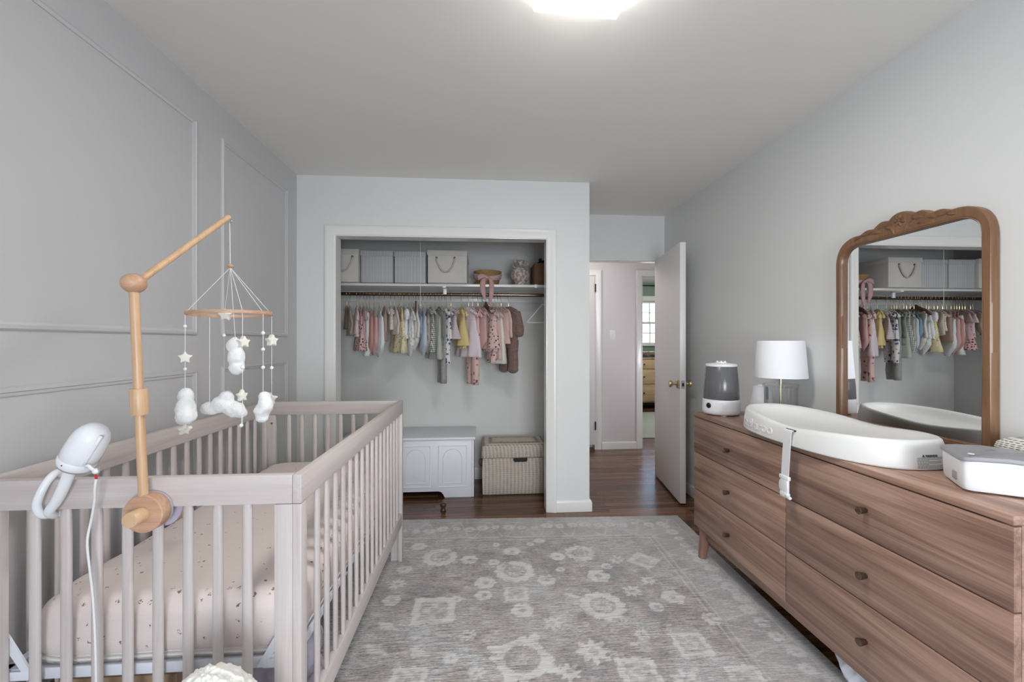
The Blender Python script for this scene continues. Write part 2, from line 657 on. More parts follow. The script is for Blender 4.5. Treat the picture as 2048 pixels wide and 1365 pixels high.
# the window that lights the room
WX0, WX1, WZ0, WZ1 = -2.05, -0.75, 0.55, 1.90      # in the left wall, behind the photographer
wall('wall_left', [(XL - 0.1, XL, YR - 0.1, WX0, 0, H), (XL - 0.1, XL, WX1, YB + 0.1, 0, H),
                   (XL - 0.1, XL, WX0, WX1, 0, WZ0), (XL - 0.1, XL, WX0, WX1, WZ1, H)], M['wall_shaded'])
BX0, BX1, BZ0, BZ1 = 0.2, 1.4, 0.42, 1.80  # opening for an added, unseen rear window
wall('wall_rear', [(XL - 0.1, BX0, YR - 0.1, YR, 0, H), (BX1, XR + 0.1, YR - 0.1, YR, 0, H), (BX0, BX1, YR - 0.1, YR, 0, BZ0), (BX0, BX1, YR - 0.1, YR, BZ1, H)], M['wall'])
CX0, CX1, CZ = -1.04, 0.482, 2.018
PX = 0.80
wall('wall_closet_front', [(XL, CX0, YC, YC + 0.1, 0, H), (CX0, CX1, YC, YC + 0.1, CZ, H), (CX1, PX, YC, YC + 0.1, 0, H)], M['wall'])
wall('wall_closet_side', [(PX - 0.1, PX, YC + 0.1, YE + 0.1, 0, H)], M['wall'])
wall('wall_closet_back', [(XL, PX - 0.1, YB, YB + 0.1, 0, H)], M['closetwall'])
DX0, DX1, DZ = PX, 1.668, 2.03
wall('wall_entry', [(DX1, XR + 0.1, YE, YE + 0.1, 0, H), (DX0, DX1, YE, YE + 0.1, DZ, H)], M['wall'])
# hall and the room beyond it
YH = 4.90
wall('wall_hall', [(-0.6, 0.59, YH, YH + 0.1, 0, H), (0.59, 1.335, YH, YH + 0.1, 2.03, H), (1.335, 1.885, YH, YH + 0.1, 0, H),
                   (1.885, 2.66, YH, YH + 0.1, 2.036, H), (2.66, 4.9, YH, YH + 0.1, 0, H), (-0.6, 4.9, YH + 0.1, YH + 0.11, H - 0.001, H)], M['hall'])
wall('wall_hall_end', [(4.6, 4.7, YE, YH, 0, H), (-0.7, -0.6, YB + 0.1, YH, 0, H), (0.5, 1.43, YH + 0.101, YH + 0.13, 0, 2.1), (XR + 0.1, 4.6, YE, YE + 0.1, 0, H)], M['hall'])
wall('wall_far_left', [(1.5, 1.6, YH + 0.1, 8.4, 0, H)], M['green'])
wall('wall_far_right', [(4.6, 4.7, YH, 8.4, 0, H)], M['green'])
FY = 8.3
FX0, FX1, FZ0, FZ1 = 2.80, 3.95, 1.22, 2.08
wall('wall_far', [(1.5, FX0, FY, FY + 0.1, 0, H), (FX1, 4.7, FY, FY + 0.1, 0, H), (FX0, FX1, FY, FY + 0.1, 0, FZ0), (FX0, FX1, FY, FY + 0.1, FZ1, H)], M['green'])


def window(name, x0, x1, z0, z1, y, face, cols, nrow):
    """double-hung window set in a wall; face -1 looks to -y"""
    f = MB()
    w = 0.075
    ya, yb = sorted((y, y + face * 0.022))
    f.box(x0 - w, x1 + w, ya, yb, z1, z1 + w + 0.03, 0.006)
    f.box(x0 - w, x0, ya, yb, z0 - 0.05, z1, 0.006)
    f.box(x1, x1 + w, ya, yb, z0 - 0.05, z1, 0.006)
    yc, yd = sorted((y + face * 0.05, y))
    f.box(x0 - w - 0.02, x1 + w + 0.02, yc, yd, z0 - 0.035, z0, 0.006)
    o = struct(f.build(name, M['trim']))
    zm = (z0 + z1) / 2 + 0.0
    for k, (za, zb) in enumerate(((z0, zm + 0.02), (zm - 0.02, z1))):
        s = MB()
        sy = y - face * (0.045 - 0.02 * (1 - k))
        a, b = sy - 0.014, sy + 0.014
        fr = 0.035
        s.box(x0, x1, a, b, za, za + fr, 0.003)
        s.box(x0, x1, a, b, zb - fr, zb, 0.003)
        s.box(x0, x0 + fr, a, b, za, zb, 0.003)
        s.box(x1 - fr, x1, a, b, za, zb, 0.003)
        for i in range(1, cols):
            xc = x0 + fr + (x1 - x0 - 2 * fr) * i / cols
            s.box(xc - 0.008, xc + 0.008, a + 0.004, b - 0.004, za + fr, zb - fr)
        for j in range(1, nrow):
            zc = za + fr + (zb - za - 2 * fr) * j / nrow
            s.box(x0 + fr, x1 - fr, a + 0.004, b - 0.004, zc - 0.008, zc + 0.008)
        so = s.build('sash', M['trim'], o)
        MB().box(x0 + fr, x1 - fr, sy - 0.002, sy + 0.002, za + fr, zb - fr).build('pane', M['pane'], so, smooth=0)
    return o


w1 = window('window_1', WX0, WX1, WZ0, WZ1, -XL, -1, 3, 2)
w1.rotation_euler = (0, 0, R(90))
window('added_rear_window', BX0, BX1, BZ0, BZ1, YR, 1, 3, 2)  # added window, out of view, goes with the rear fill light
window('window_2', FX0, FX1, FZ0, FZ1, FY, -1, 2, 2)

# picture-frame mouldings on the left wall
MP = [(0, 0), (0, 0.005), (0.005, 0.011), (0.013, 0.012), (0.016, 0.008), (0.021, 0.007), (0.026, 0.004), (0.026, 0)]


def panel(n, y0, y1, z0, z1):
    m = MB()
    m.sweep([(y0, z0), (y1, z0), (y1, z1), (y0, z1)], MP, lambda u, v, h: (XL + h, u, v), True)
    struct(m.build('trim_%d' % n, M['wall_shaded'], smooth=25))


panel(1, 0.18, 2.046, 1.285, 2.272)
panel(2, 2.233, 2.954, 1.290, 2.280)
panel(3, 0.18, 2.046, 0.22, 1.127)
panel(4, 2.233, 2.954, 0.22, 1.130)

# closet casing, jamb liners
CP = [(0.0, 0), (0.0, 0.013), (0.004, 0.019), (0.012, 0.021), (0.022, 0.019), (0.030, 0.015), (0.064, 0.012), (0.070, 0.008), (0.070, 0)]
c = MB()
c.sweep([(CX0 - 0.082 + 0.012, 0.0), (CX0 - 0.07, CZ + 0.07), (CX1 + 0.07, CZ + 0.07), (CX1 + 0.07, 0.0)], [(-a, b) for a, b in CP],
        lambda u, v, h: (u, YC - h, v))
struct(c.build('trim_5', M['trim'], smooth=30))
j = MB()
j.box(CX0 - 0.004, CX0 + 0.006, YC - 0.004, YC + 0.104, 0, CZ - 0.006)
j.box(CX1 - 0.006, CX1 + 0.004, YC - 0.004, YC + 0.104, 0, CZ - 0.006)
j.box(CX0 - 0.008, CX1 + 0.008, YC - 0.0045, YC + 0.104, CZ - 0.006, CZ + 0.008)
struct(j.build('trim_6', M['trim'], smooth=0))


def baseboard(name, path, hgt, th, mp, mat='trim'):
    prof = [(0, 0), (th, 0), (th, hgt - 0.02), (th * 0.75, hgt - 0.006), (th * 0.3, hgt), (0, hgt)]
    m = MB()
    m.sweep(path, prof, mp)
    return struct(m.build(name, M[mat], smooth=30))


flat = lambda u, v, h: (u, v, h)
baseboard('baseboard_closet', [(CX1 + 0.068, YC), (PX, YC), (PX, YE)], 0.085, -0.016, flat)
baseboard('baseboard_right', [(XR, YR), (XR, YE)], 0.085, 0.016, flat)
baseboard('baseboard_left', [(XL, YR), (XL, YC)], 0.10, -0.014, flat)
baseboard('baseboard_closet_back', [(XL, YB), (PX - 0.1, YB)], 0.105, -0.014, flat)
baseboard('baseboard_hall', [(1.405, YH), (1.822, YH)], 0.085, -0.015, flat)
# entry jamb
j = MB()
j.box(DX0 - 0.002, DX1 + 0.002, YE - 0.006, YE + 0.106, DZ - 0.014, DZ + 0.002, 0.003)
j.box(DX1 - 0.002, DX1 + 0.014, YE - 0.006, YE + 0.106, 0, DZ, 0.003)
struct(j.build('trim_7', M['trim']))
# hall casings
for k, (x0, x1) in enumerate(((0.59, 1.335), (1.885, 2.66))):
    c = MB()
    w = 0.066
    c.sweep([(x0 - w, 0), (x0 - w, 2.04 + w), (x1 + w, 2.04 + w), (x1 + w, 0)], [(0, 0), (0, 0.016), (-0.008, 0.02), (-w + 0.006, 0.014), (-w, 0.01), (-w, 0)],
            lambda u, v, h: (u, YH - h, v))
    c.box(x0 - 0.004, x0 + 0.012, YH - 0.004, YH + 0.104, 0, 2.036)
    c.box(x1 - 0.012, x1 + 0.004, YH - 0.004, YH + 0.104, 0, 2.036)
    struct(c.build('trim_%d' % (8 + k), M['trim'], smooth=30))
# hall closet door with hinges
d = MB().box(0.604, 1.321, YH - 0.012, YH + 0.026, 0.055, 2.028, 0.003)
dh = struct(d.build('door_2', M['door']))
for z in (1.89, 0.28):
    MB().tube([(1.327, YH - 0.019, z - 0.048), (1.327, YH - 0.019, z + 0.048)], 0.0075, 8).build('hinge', M['black'], dh)
# bedroom door, swung open towards the dresser
dd = bpy.data.objects.new('door_1', None)
COL.objects.link(dd)
dd.location = (DX1 - 0.003, YE - 0.004, 0)
struct(dd)
ang = math.atan2(0.105, 0.725)
ux, uy = -math.sin(ang), -math.cos(ang)      # along the leaf, away from the hinge
nx, ny = uy, -ux                             # towards the closet
Md = Matrix(((ux, nx, 0, 0), (uy, ny, 0, 0), (0, 0, 1, 0), (0, 0, 0, 1)))
W = 0.735
MB().box(0, W, 0.0, 0.044, 0.018, 2.022, 0.0025, M=Md).build('door_leaf', M['door'], dd, local=True)
kx, kz = W - 0.062, 0.93
pl = MB()
pl.box(W - 0.0015, W + 0.0015, 0.009, 0.035, kz - 0.032, kz + 0.03, M=Md)
po = pl.build('latch_plate', M['steel'], dd, local=True)
pb = MB().box(W, W + 0.008, 0.014, 0.030, kz - 0.014, kz + 0.012, 0.003, M=Md)
pb.build('latch_bolt', M['black'], po, local=True)
Rn = Matrix(((0, 0, 1), (0, 1, 0), (-1, 0, 0))).to_4x4()
for sgn, y0 in ((1, 0.044), (-1, 0.0)):
    prof = [(0.0, 0), (0.034, 0), (0.034, 0.004), (0.028, 0.009), (0.012, 0.011), (0.0105, 0.03), (0.012, 0.036), (0.022, 0.040), (0.027, 0.048), (0.0275, 0.058), (0.024, 0.066), (0.0, 0.068)]
    Rk = Matrix(((1, 0, 0), (0, 0, sgn), (0, 1, 0))).to_4x4()
    k = MB()
    rings = []
    for r, z in prof:
        rings.append([Md @ Vector((kx + max(r, 1e-5) * math.cos(TAU * q / 28), y0 + sgn * z, kz + max(r, 1e-5) * math.sin(TAU * q / 28))) for q in range(28)])
    k.loft(rings)
    k.build('door_knob', M['brass'], dd, local=True)
la = MB().box(W - 0.034, W - 0.002, 0.044, 0.049, kz - 0.036, kz + 0.034, 0.002, M=Md)
la.build('lock_plate', M['brass'], dd, local=True)
for z in (0.25, 1.78):
    MB().tube([Md @ Vector((0.001, -0.004, z - 0.045)), Md @ Vector((0.001, -0.004, z + 0.045))], 0.006, 8).build('hinge', M['brass'], dd, local=True)

# hall light switch
sw = MB().box(1.500, 1.572, YH - 0.006, YH, 1.285, 1.40, 0.003)
so = tag(sw.build('light_switch', M['trim'], at=(1.536, YH, 1.34)), 'white light switch plate on the hallway wall between two doors', 'switch')
MB().box(1.531, 1.541, YH - 0.016, YH - 0.006, 1.333, 1.352, 0.002).build('toggle', M['trim'], so)

# ceiling light
cl = empty('ceiling_light', (0.335, 1.315, H), 'square frosted glass ceiling light above the rug', 'light', rz=0.05)


def pillow(w, z0, z1, n=32):
    top = []

    def fn(u, v):
        a, b = u * 2 - 1, v * 2 - 1
        e = max(abs(a), abs(b))
        dip = (1 - e ** 7) ** 0.5 if e < 1 else 0.0
        return (a * w * (1 - 0.03 * b * b), b * w * (1 - 0.03 * a * a), z0 + (z1 - z0) * (1 - dip))
    return MB().grid(fn, n, n)


g = pillow(0.158, -0.060, -0.022)
go = g.build('glass_shade', M['lampglass'], cl, local=True, smooth=180)
mod(go, 'SOLIDIFY', thickness=0.005, offset=1)
MB().box(-0.09, 0.09, -0.09, 0.09, -0.02, 0.0, 0.004).build('ceiling_plate', M['white'], cl, local=True)
for sx in (-1, 1):
    MB().lathe([(0.0, -0.066), (0.006, -0.065), (0.006, -0.06), (0.004, -0.06), (0.004, -0.01), (0.0, -0.01)], (sx * 0.1, 0, 0), 12).build('finial', M['steel'], cl, local=True)

# far room: dresser, changing mat, curtain rod, rug, outdoors
rug2 = MB()
rug2.box(2.0, 4.4, 5.41, 7.4, 0.001, 0.012, 0.004)
tag(rug2.build('area_rug', plain('grey_green_rug', (0.40, 0.42, 0.38, 1), 0.95, bump=0.5, bscale=20), at=(3.0, 6.4, 0)), 'grey green rug in the room across the hall', 'rug')
fd = empty('dresser', (3.4, 8.0, 0), 'light oak dresser under the window across the hall', 'dresser')
b = MB()
b.box(2.82, 3.98, 7.77, 8.22, 0.125, 0.945, 0.004)
b.build('body', M['oak'], fd)
MB().box(2.80, 4.0, 7.74, 8.24, 0.945, 0.97, 0.004).build('top', M['oak'], fd)
for za, zb in ((0.15, 0.465), (0.475, 0.75), (0.76, 0.935)):
    for xa, xb in ((2.84, 3.395), (3.405, 3.96)):
        dr = MB().box(xa, xb, 7.75, 7.77, za, zb, 0.003).build('drawer', M['oak'], fd)
        for xx in (xa + 0.19, xb - 0.13):
            MB().ball((xx, 7.738, (za + zb) / 2), 0.016, 10, 8).build('knob', M['black'], dr)
for x in (2.86, 3.94):
    for y in (7.80, 8.18):
        MB().box(x - 0.025, x + 0.025, y - 0.025, y + 0.025, 0, 0.125, 0.003).build('leg', M['oak'], fd)
cm = MB()
cm.grid(lambda u, v: (2.92 + 0.9 * u, 7.82 + 0.36 * v, 0.972 + 0.10 * min(1, abs(v * 2 - 1) ** 1.5 * 0.9 + 0.45) * min(1, 8 * min(u, 1 - u) + 0.2)), 40, 20)
cmo = cm.build('changing_mat', fabric('spotted_cover', (0.75, 0.75, 0.76, 1), (0.03, 0.03, 0.04, 1), 'floral', 14, 0.28), at=(3.4, 8.0, 0.972), smooth=180)
mod(cmo, 'SOLIDIFY', thickness=0.012, offset=1)
tag(cmo, 'white black patterned changing mat on the oak dresser across the hall', 'changing mat')
st = MB()
for k in (0, 1):
    st.tube([(3.10 + 0.22 * k, 7.79, 1.03), (3.14 + 0.16 * k, 7.77, 0.99), (3.18 + 0.1 * k, 7.735, 0.972), (3.2 + 0.04 * k, 7.732, 0.965)], [(0.004, 0.018)] * 4, 8)
st.build('safety_strap', plain('grey_strap', (0.25, 0.25, 0.26, 1), 0.8), cmo)
cr = empty('curtain_rod', (3.4, 8.22, 2.385), 'thin black curtain rod over the window across the hall', 'curtain rod')
MB().tube([(2.6, 8.22, 2.385), (4.15, 8.22, 2.385)], 0.013, 10).build('rod', M['black'], cr)
for x in (2.6, 4.15):
    MB().ball((x, 8.22, 2.385), 0.028, 12, 8).build('finial', M['black'], cr)
    MB().box(x + (0.08 if x < 3 else -0.1), x + (0.1 if x < 3 else -0.08), 8.22, 8.3, 2.37, 2.4).build('bracket', M['black'], cr)

fe = empty('garden_fence', (3.6, 11.5, 0), 'white boarded fence outside the far window', 'fence')
for k in range(26):
    MB().box(2.0 + 0.2 * k, 2.19 + 0.2 * k, 11.5, 11.53, 0, 1.95, 0.004).build('board', M['chest'], fe, smooth=0)
MB().box(2.0, 7.2, 11.53, 11.58, 1.5, 1.6).build('rail', M['chest'], fe, smooth=0)
struct(MB().box(-8, 14, 8.6, 30, -0.3, -0.1).build('ground', plain('lawn', (0.16, 0.22, 0.09, 1), 0.95), smooth=0))
hs = empty('house', (3.5, 16, -0.1), 'pale neighbouring house behind the white fence', 'house')
MB().box(0.5, 4.9, 15, 20, -0.1, 2.6).build('wall', plain('pale_siding', (0.62, 0.63, 0.62, 1), 0.8), hs, smooth=0)
MB().prism([(14.6, 2.55), (20.4, 2.55), (17.5, 4.6)], 0, 0.2, 5.2).build('roof', plain('grey_roof', (0.28, 0.28, 0.29, 1), 0.9), hs, smooth=0)

# ------------------------------------------------------------------ the rug
MOT = [(-0.24, 2.48, 0.102, 'r'), (0.18, 2.52, 0.052, 'f'), (-0.07, 2.44, 0.05, 'f'), (0.18, 2.3, 0.111, 'r'), (0.02, 2.2, 0.058, 'f'), (0.17, 2.09, 0.062, 'q'), (-0.22, 1.99, 0.105, 'q'),
       (0.01, 2.09, 0.045, 'f'), (0.34, 2.2, 0.051, 'f'), (0.62, 2.22, 0.063, 'f'), (0.92, 2.36, 0.089, 'd'), (0.58, 2.47, 0.091, 'r'), (0.69, 2.31, 0.033, 'f'), (0.31, 1.86, 0.045, 's'),
       (-0.43, 2.08, 0.047, 'f'), (0.57, 1.97, 0.11, 'r'), (0.93, 2.01, 0.057, 'f'), (0.87, 2.16, 0.045, 's'), (-0.06, 1.81, 0.036, 's'), (0.16, 1.66, 0.13, 'm'), (0.45, 1.68, 0.07, 's'),
       (0.86, 1.69, 0.075, 'q'), (-0.25, 1.72, 0.05, 'l'), (-0.12, 1.68, 0.031, 'f'), (-0.27, 1.58, 0.07, 'q'), (0.59, 1.56, 0.08, 'q'), (-0.41, 1.89, 0.055, 'l'), (0.36, 2.64, 0.037, 'f'),
       (-0.38, 2.62, 0.048, 'f'), (-0.43, 1.75, 0.06, 'l'), (0.44, 2.06, 0.038, 'l'), (1.03, 1.84, 0.044, 'f'), (-0.42, 2.36, 0.043, 'f'), (-0.12, 2.07, 0.028, 'f'), (0.19, 1.96, 0.054, 'f'),
       (0.43, 2.3, 0.027, 'f'), (0.09, 2.61, 0.024, 'f'), (0.3, 2.6, 0.024, 'f'), (0.77, 2.38, 0.044, 's'), (0.44, 2.44, 0.045, 'f'), (0.68, 1.76, 0.033, 'f'), (0.07, 2.4, 0.033, 'f'),
       (0.75, 2.07, 0.049, 's'), (0.82, 1.94, 0.036, 'f'), (-0.43, 2.22, 0.045, 's'), (-0.02, 1.6, 0.035, 's'), (0.33, 1.58, 0.045, 's'), (0.1, 1.45, 0.06, 'l'), (0.75, 1.5, 0.06, 's'),
       (-0.1, 1.40, 0.09, 'r'), (0.42, 1.42, 0.09, 'r'), (0.98, 1.5, 0.07, 'q'), (0.92, 1.3, 0.09, 'r'), (0.2, 1.2, 0.12, 'm'), (0.6, 1.2, 0.06, 's'), (-0.35, 1.2, 0.08, 'q')]
rr_ = random.Random(4)
for k in range(26):      # pale flowers of the border bands
    MOT.append((-0.95 + 0.087 * k, 2.84 + rr_.uniform(-0.02, 0.02), rr_.uniform(0.026, 0.045), 'f'))
for k in range(22):
    MOT.append((1.25 + rr_.uniform(-0.015, 0.015), 0.9 + 0.09 * k, rr_.uniform(0.028, 0.045), 'f'))
for k in range(150):
    MOT.append((rr_.uniform(-0.95, 1.05), rr_.uniform(0.2, 2.66), rr_.uniform(0.008, 0.02), 'x' + rr_.choice('fls')))


def motif(dx, dy, r, kind):
    if kind[0] == 'x':
        return 0.6 * motif(dx, dy, r, kind[1])
    d = math.hypot(dx, dy) / r
    if d > 1.5:
        return 0.0
    a = math.atan2(dy, dx)
    if kind == 'f':
        e = 0.84 + 0.16 * abs(math.cos(3 * a))
        return 0.0 if d > e else (0.25 if d < 0.28 else 0.95)
    if kind == 's':
        e = 0.55 + 0.5 * abs(math.cos(4 * a)) ** 1.5
        return 0.0 if d > e else (0.2 if d < 0.3 else 0.9)
    if kind == 'r':
        e = 0.86 + 0.14 * abs(math.cos(6 * a))
        if d > e:
            return 0.0
        return 0.95 if d > 0.56 else (0.7 if abs(d - 0.3 - 0.08 * math.cos(8 * a)) < 0.07 else 0.12)
    if kind == 'q':
        q = max(abs(dx), abs(dy)) / r * 1.08 + 0.05 * math.cos(7 * a)
        if q > 1:
            return 0.0
        return 0.92 if q > 0.66 else (0.7 if d < 0.4 + 0.1 * math.cos(4 * a) and d > 0.2 else 0.3)
    if kind == 'd':
        q = (abs(dx) + abs(dy)) / r * 0.9
        return 0.0 if q > 1 else (0.9 if q > 0.5 else 0.35)
    if kind == 'l':
        q = abs(dx * 0.5 + dy * 0.85) / r * 2.2 + abs(dx * 0.85 - dy * 0.5) / r * 0.9 + 0.15 * math.sin(a * 5)
        return 0.85 if q < 1 else 0.0
    if kind == 'm':
        e = 0.8 + 0.45 * abs(math.cos(2 * a + 0.78)) ** 3 * abs(math.cos(6 * a))
        if d > e:
            return 0.0
        return 0.95 if d > 0.55 else (0.1 if d > 0.16 + 0.1 * math.cos(5 * a) else 0.6)
    return 0.0


def build_rug():
    x0, x1, y0, y1 = -1.03, 1.41, -0.05, 3.0
    NX, NY = 300, 400
    th = -0.033
    ct, sn = math.cos(th), math.sin(th)
    # finer rows where the photo looks closest
    cell = {}
    for mo in MOT:
        r = mo[2] * 1.4
        for i in range(int((mo[0] - r - x0) // 0.1), int((mo[0] + r - x0) // 0.1) + 1):
            for jn in range(int((mo[1] - r - y0) // 0.1), int((mo[1] + r - y0) // 0.1) + 1):
                cell.setdefault((i, jn), []).append(mo)
    vs, val, fade = [], [], []
    for jy in range(NY + 1):
        for ix in range(NX + 1):
            lx = x0 + (x1 - x0) * ix / NX
            ly = y0 + (y1 - y0) * jy / NY
            ex = ey = 0.0
            if jy in (0, NY):
                ey = 0.007 * noise.noise((lx * 55, 3.1, jy)) + 0.006 * math.sin(lx * 260)
            if ix in (0, NX):
                ex = 0.004 * noise.noise((7.7, ly * 30, ix))
            edge = ix in (0, NX) or jy in (0, NY)
            dx, dy = lx + ex - x1, ly + ey - y1 + 0.0
            X, Y = x1 + dx * ct - dy * sn, 2.965 + dx * sn + dy * ct
            vs.append((X, Y, 0.0015 if edge else 0.010 + 0.0012 * noise.noise((lx * 60, ly * 60, 0))))
            m = 0.0
            wob = 0.006 * noise.noise((X * 40, Y * 40, 1.0))
            for mo in cell.get((int((X - x0) // 0.1), int((Y - y0) // 0.1)), ()):
                m = max(m, motif(X - mo[0] + wob, Y - mo[1] + wob * 0.7, mo[2], mo[3]))
            bx, by = x1 - lx, y1 - ly
            bd = min(bx, by)
            wv = noise.noise((X * 12, Y * 12, 5.0))
            for c0, wd in ((0.300, 0.006), (0.335, 0.004), (0.075, 0.005)):
                if abs(bd - c0) < wd:
                    m = max(m, 0.6 + 0.3 * wv)
            f = 0.0
            if bd < 0.31:
                f = 0.45 + 0.3 * noise.noise((X * 5, Y * 5, 9.0))
                z = abs((bd - 0.19) * 9 + math.sin((lx if by < bx else ly) * 30))
                if z < 0.14:
                    m = max(m, 0.55)
            f += max(0, 0.35 * noise.noise((X * 2.4 + 4, Y * 2.4, 2.0)) + 0.22 * (X - 0.1) + 0.1 * (Y - 2.0))
            if bd < 0.03:
                f = 0.8
            val.append(min(1, max(0, m)))
            fade.append(min(1, max(0, f)))
    n = NX + 1
    fs = [(jy * n + ix, jy * n + ix + 1, (jy + 1) * n + ix + 1, (jy + 1) * n + ix) for jy in range(NY) for ix in range(NX)]
    mb = MB()
    mb.add(vs, fs)
    o = mb.build('area_rug', M['rug'], at=(0.2, 1.5, 0), smooth=180, fix=False)
    ca = o.data.color_attributes.new('motif', 'FLOAT_COLOR', 'POINT')
    buf = []
    for a, b in zip(val, fade):
        buf += [a, b, 0, 1]
    ca.data.foreach_set('color', buf)
    tag(o, 'large faded taupe floral rug between the crib and the walnut dresser', 'rug')


build_rug()
# ------------------------------------------------------------------ crib
KX0, KX1, KY0, KY1, KZ = -1.212, -0.449, 1.097, 2.477, 0.92
RT, RH = 0.022, 0.072
RZ = 0.010
crib = empty('crib', ((KX0 + KX1) / 2, (KY0 + KY1) / 2, RZ), 'pale washed wood crib with round slats along the panelled wall', 'crib')
for nm, x0, x1 in (('side_rail', KX0, KX0 + RT), ('side_rail', KX1 - RT, KX1)):
    MB().box(x0, x1, KY0, KY1, KZ - RH, KZ, 0.0025).build(nm, M['criby'], crib)
for y0, y1 in ((KY0, KY0 + RT), (KY1 - RT, KY1)):
    MB().box(KX0 + RT + 0.0006, KX1 - RT - 0.0006, y0, y1, KZ - RH, KZ, 0.0025).build('end_rail', M['cribx'], crib)
for x0, x1 in ((KX0, KX0 + RT), (KX1 - RT, KX1)):
    MB().box(x0, x1, KY0 + 0.036, KY1 - 0.036, 0.215, 0.285, 0.0025).build('bottom_rail', M['criby'], crib)
for y0, y1 in ((KY0 + 0.002, KY0 + RT), (KY1 - RT, KY1 - 0.002)):
    MB().box(KX0 + RT + 0.045, KX1 - RT - 0.045, y0, y1, 0.215, 0.285, 0.0025).build('bottom_rail', M['cribx'], crib)
for sx in (0, 1):
    for sy in (0, 1):
        l = MB()
        xa = KX0 if sx == 0 else KX1 - RT
        ya = KY0 if sy == 0 else KY1 - 0.036
        l.box(xa, xa + RT, ya, ya + 0.036, RZ, KZ - RH - 0.001, 0.002)
        xb = KX0 + RT if sx == 0 else KX1 - RT - 0.044
        yb = KY0 if sy == 0 else KY1 - RT
        l.box(xb, xb + 0.044, yb, yb + RT, RZ, KZ - RH - 0.001, 0.002)
        lo = l.build('leg', M['crib'], crib)
        if sx == 0:
            bx, by = (xb + 0.024, yb - 0.0005) if sy == 0 else (xb + 0.0445, yb - 0.0)
            M90 = Matrix.Rotation(PI / 2, 4, 'X')
            MB().lathe([(0.0, 0.0), (0.0065, 0), (0.0065, 0.001), (0.0045, 0.0012), (0.003, 0.0004), (0.0, 0.0004)], (xb + 0.024, yb - 0.0002, 0.80), 16, M90).build('bolt', M['steel'], lo)


def slat(x, y, z0, z1, rx, ry):
    m = MB()
    pr = [(0.8, z0), (1, z0 + 0.015), (1.03, (z0 + z1) / 2), (1, z1 - 0.015), (0.8, z1)]
    m.loft([[(x + rx * k * math.cos(TAU * q / 18), y + ry * k * math.sin(TAU * q / 18), z) for q in range(18)] for k, z in pr])
    return m.build('slat', M['crib'], crib)


x_in0, x_in1 = KX0 + RT + 0.044, KX1 - RT - 0.044
for yy in (KY0 + RT / 2, KY1 - RT / 2):
    for k in range(8):
        slat(x_in0 + (x_in1 - x_in0) * (k + 0.98) / 8.96, yy, 0.28, KZ - RH + 0.002, 0.0124, 0.0078)
for xx in (KX0 + RT / 2, KX1 - RT / 2):
    for k in range(16):
        slat(xx, KY0 + 0.131 + k * 0.0748, 0.28, KZ - RH + 0.002, 0.0075, 0.0130)
# steel mattress support with corner hangers
ms = MB()
mx0, mx1, my0, my1, mz = -1.178, -0.482, 1.128, 2.448, 0.447
for a in ((mx0, mx1, my0, my0 + 0.022), (mx0, mx1, my1 - 0.022, my1), (mx0, mx0 + 0.022, my0, my1), (mx1 - 0.022, mx1, my0, my1)):
    ms.box(a[0], a[1], a[2], a[3], mz - 0.028, mz, 0.002)
for k in range(1, 6):
    yk = my0 + (my1 - my0) * k / 6
    ms.box(mx0, mx1, yk - 0.01, yk + 0.01, mz - 0.02, mz - 0.002)
mso = ms.build('mattress_support', M['mframe'], crib)
for sx in (0, 1):
    for sy in (0, 1):
        hx = mx0 + 0.012 if sx == 0 else mx1 - 0.012
        y0 = my0 - 0.004 if sy == 0 else my1 + 0.004
        h = MB()
        dx = 1 if sx == 0 else -1
        h.prism([(hx + dx * 0.075, mz - 0.02), (hx + dx * 0.055, mz - 0.02), (hx - dx * 0.004, mz + 0.075), (hx - dx * 0.004, mz + 0.105), (hx + dx * 0.012, mz + 0.09)], 1, y0 - 0.0025, y0 + 0.0025)
        h.box(min(hx, hx + dx * 0.06), max(hx, hx + dx * 0.06), y0 - 0.003, y0 + 0.003, mz - 0.024, mz - 0.002, 0.001)
        ho = h.build('corner_hanger', M['mframe'], mso)

# mattress with printed sheet
mt = empty('crib_mattress', (-0.815, 1.785, 0.449), 'crib mattress in a blush sheet sprinkled with tiny brown prints', 'mattress')


def cushion(x0, x1, y0, y1, z0, z1, rad, rim, nx=40, ny=60, sag=0.0):
    m = MB()
    cx, cy = (x0 + x1) / 2, (y0 + y1) / 2
    rings = []
    K = 12
    prof = []
    for i in range(K + 1):
        a = PI / 2 * i / K
        prof.append((rim * (1 - math.sin(a)), z1 - rim * (1 - math.cos(PI / 2 - a)) if False else z1 - rim + rim * math.cos(PI / 2 - a) if False else None))
    per = []
    N = 160
    for q in range(N):
        a = TAU * q / N
        ca, sa = math.cos(a), math.sin(a)
        per.append((ca, sa))

    def ring(inset, z):
        out = []
        hx, hy = (x1 - x0) / 2 - inset, (y1 - y0) / 2 - inset
        r = max(rad - inset * 0.6, 0.015)
        for ca, sa in per:
            # rounded rectangle, sampled by direction of a superellipse
            e = 0.16
            px = math.copysign(abs(ca) ** e, ca) * hx
            py = math.copysign(abs(sa) ** e, sa) * hy
            out.append((cx + px, cy + py, z + 0.003 * noise.noise((px * 9, py * 9, z * 8)) + (0.002 * math.sin(py * 70) if inset < rim else 0)))
        return out
    rings.append(ring(0.06, z0))
    rings.append(ring(0.012, z0 + 0.003))
    rings.append(ring(0.0, z0 + 0.02))
    zm = (z0 + z1 - rim) / 2
    rings.append(ring(-0.004, zm))
    for i in range(0, 9):
        a = PI / 2 * i / 8
        rings.append(ring(rim * (1 - math.cos(a)), z1 - rim + rim * math.sin(a)))
    for f in (0.12, 0.2, 0.28, 0.33):
        rings.append(ring(f * (x1 - x0), z1 + 0.003))
    m.loft(rings)
    return m


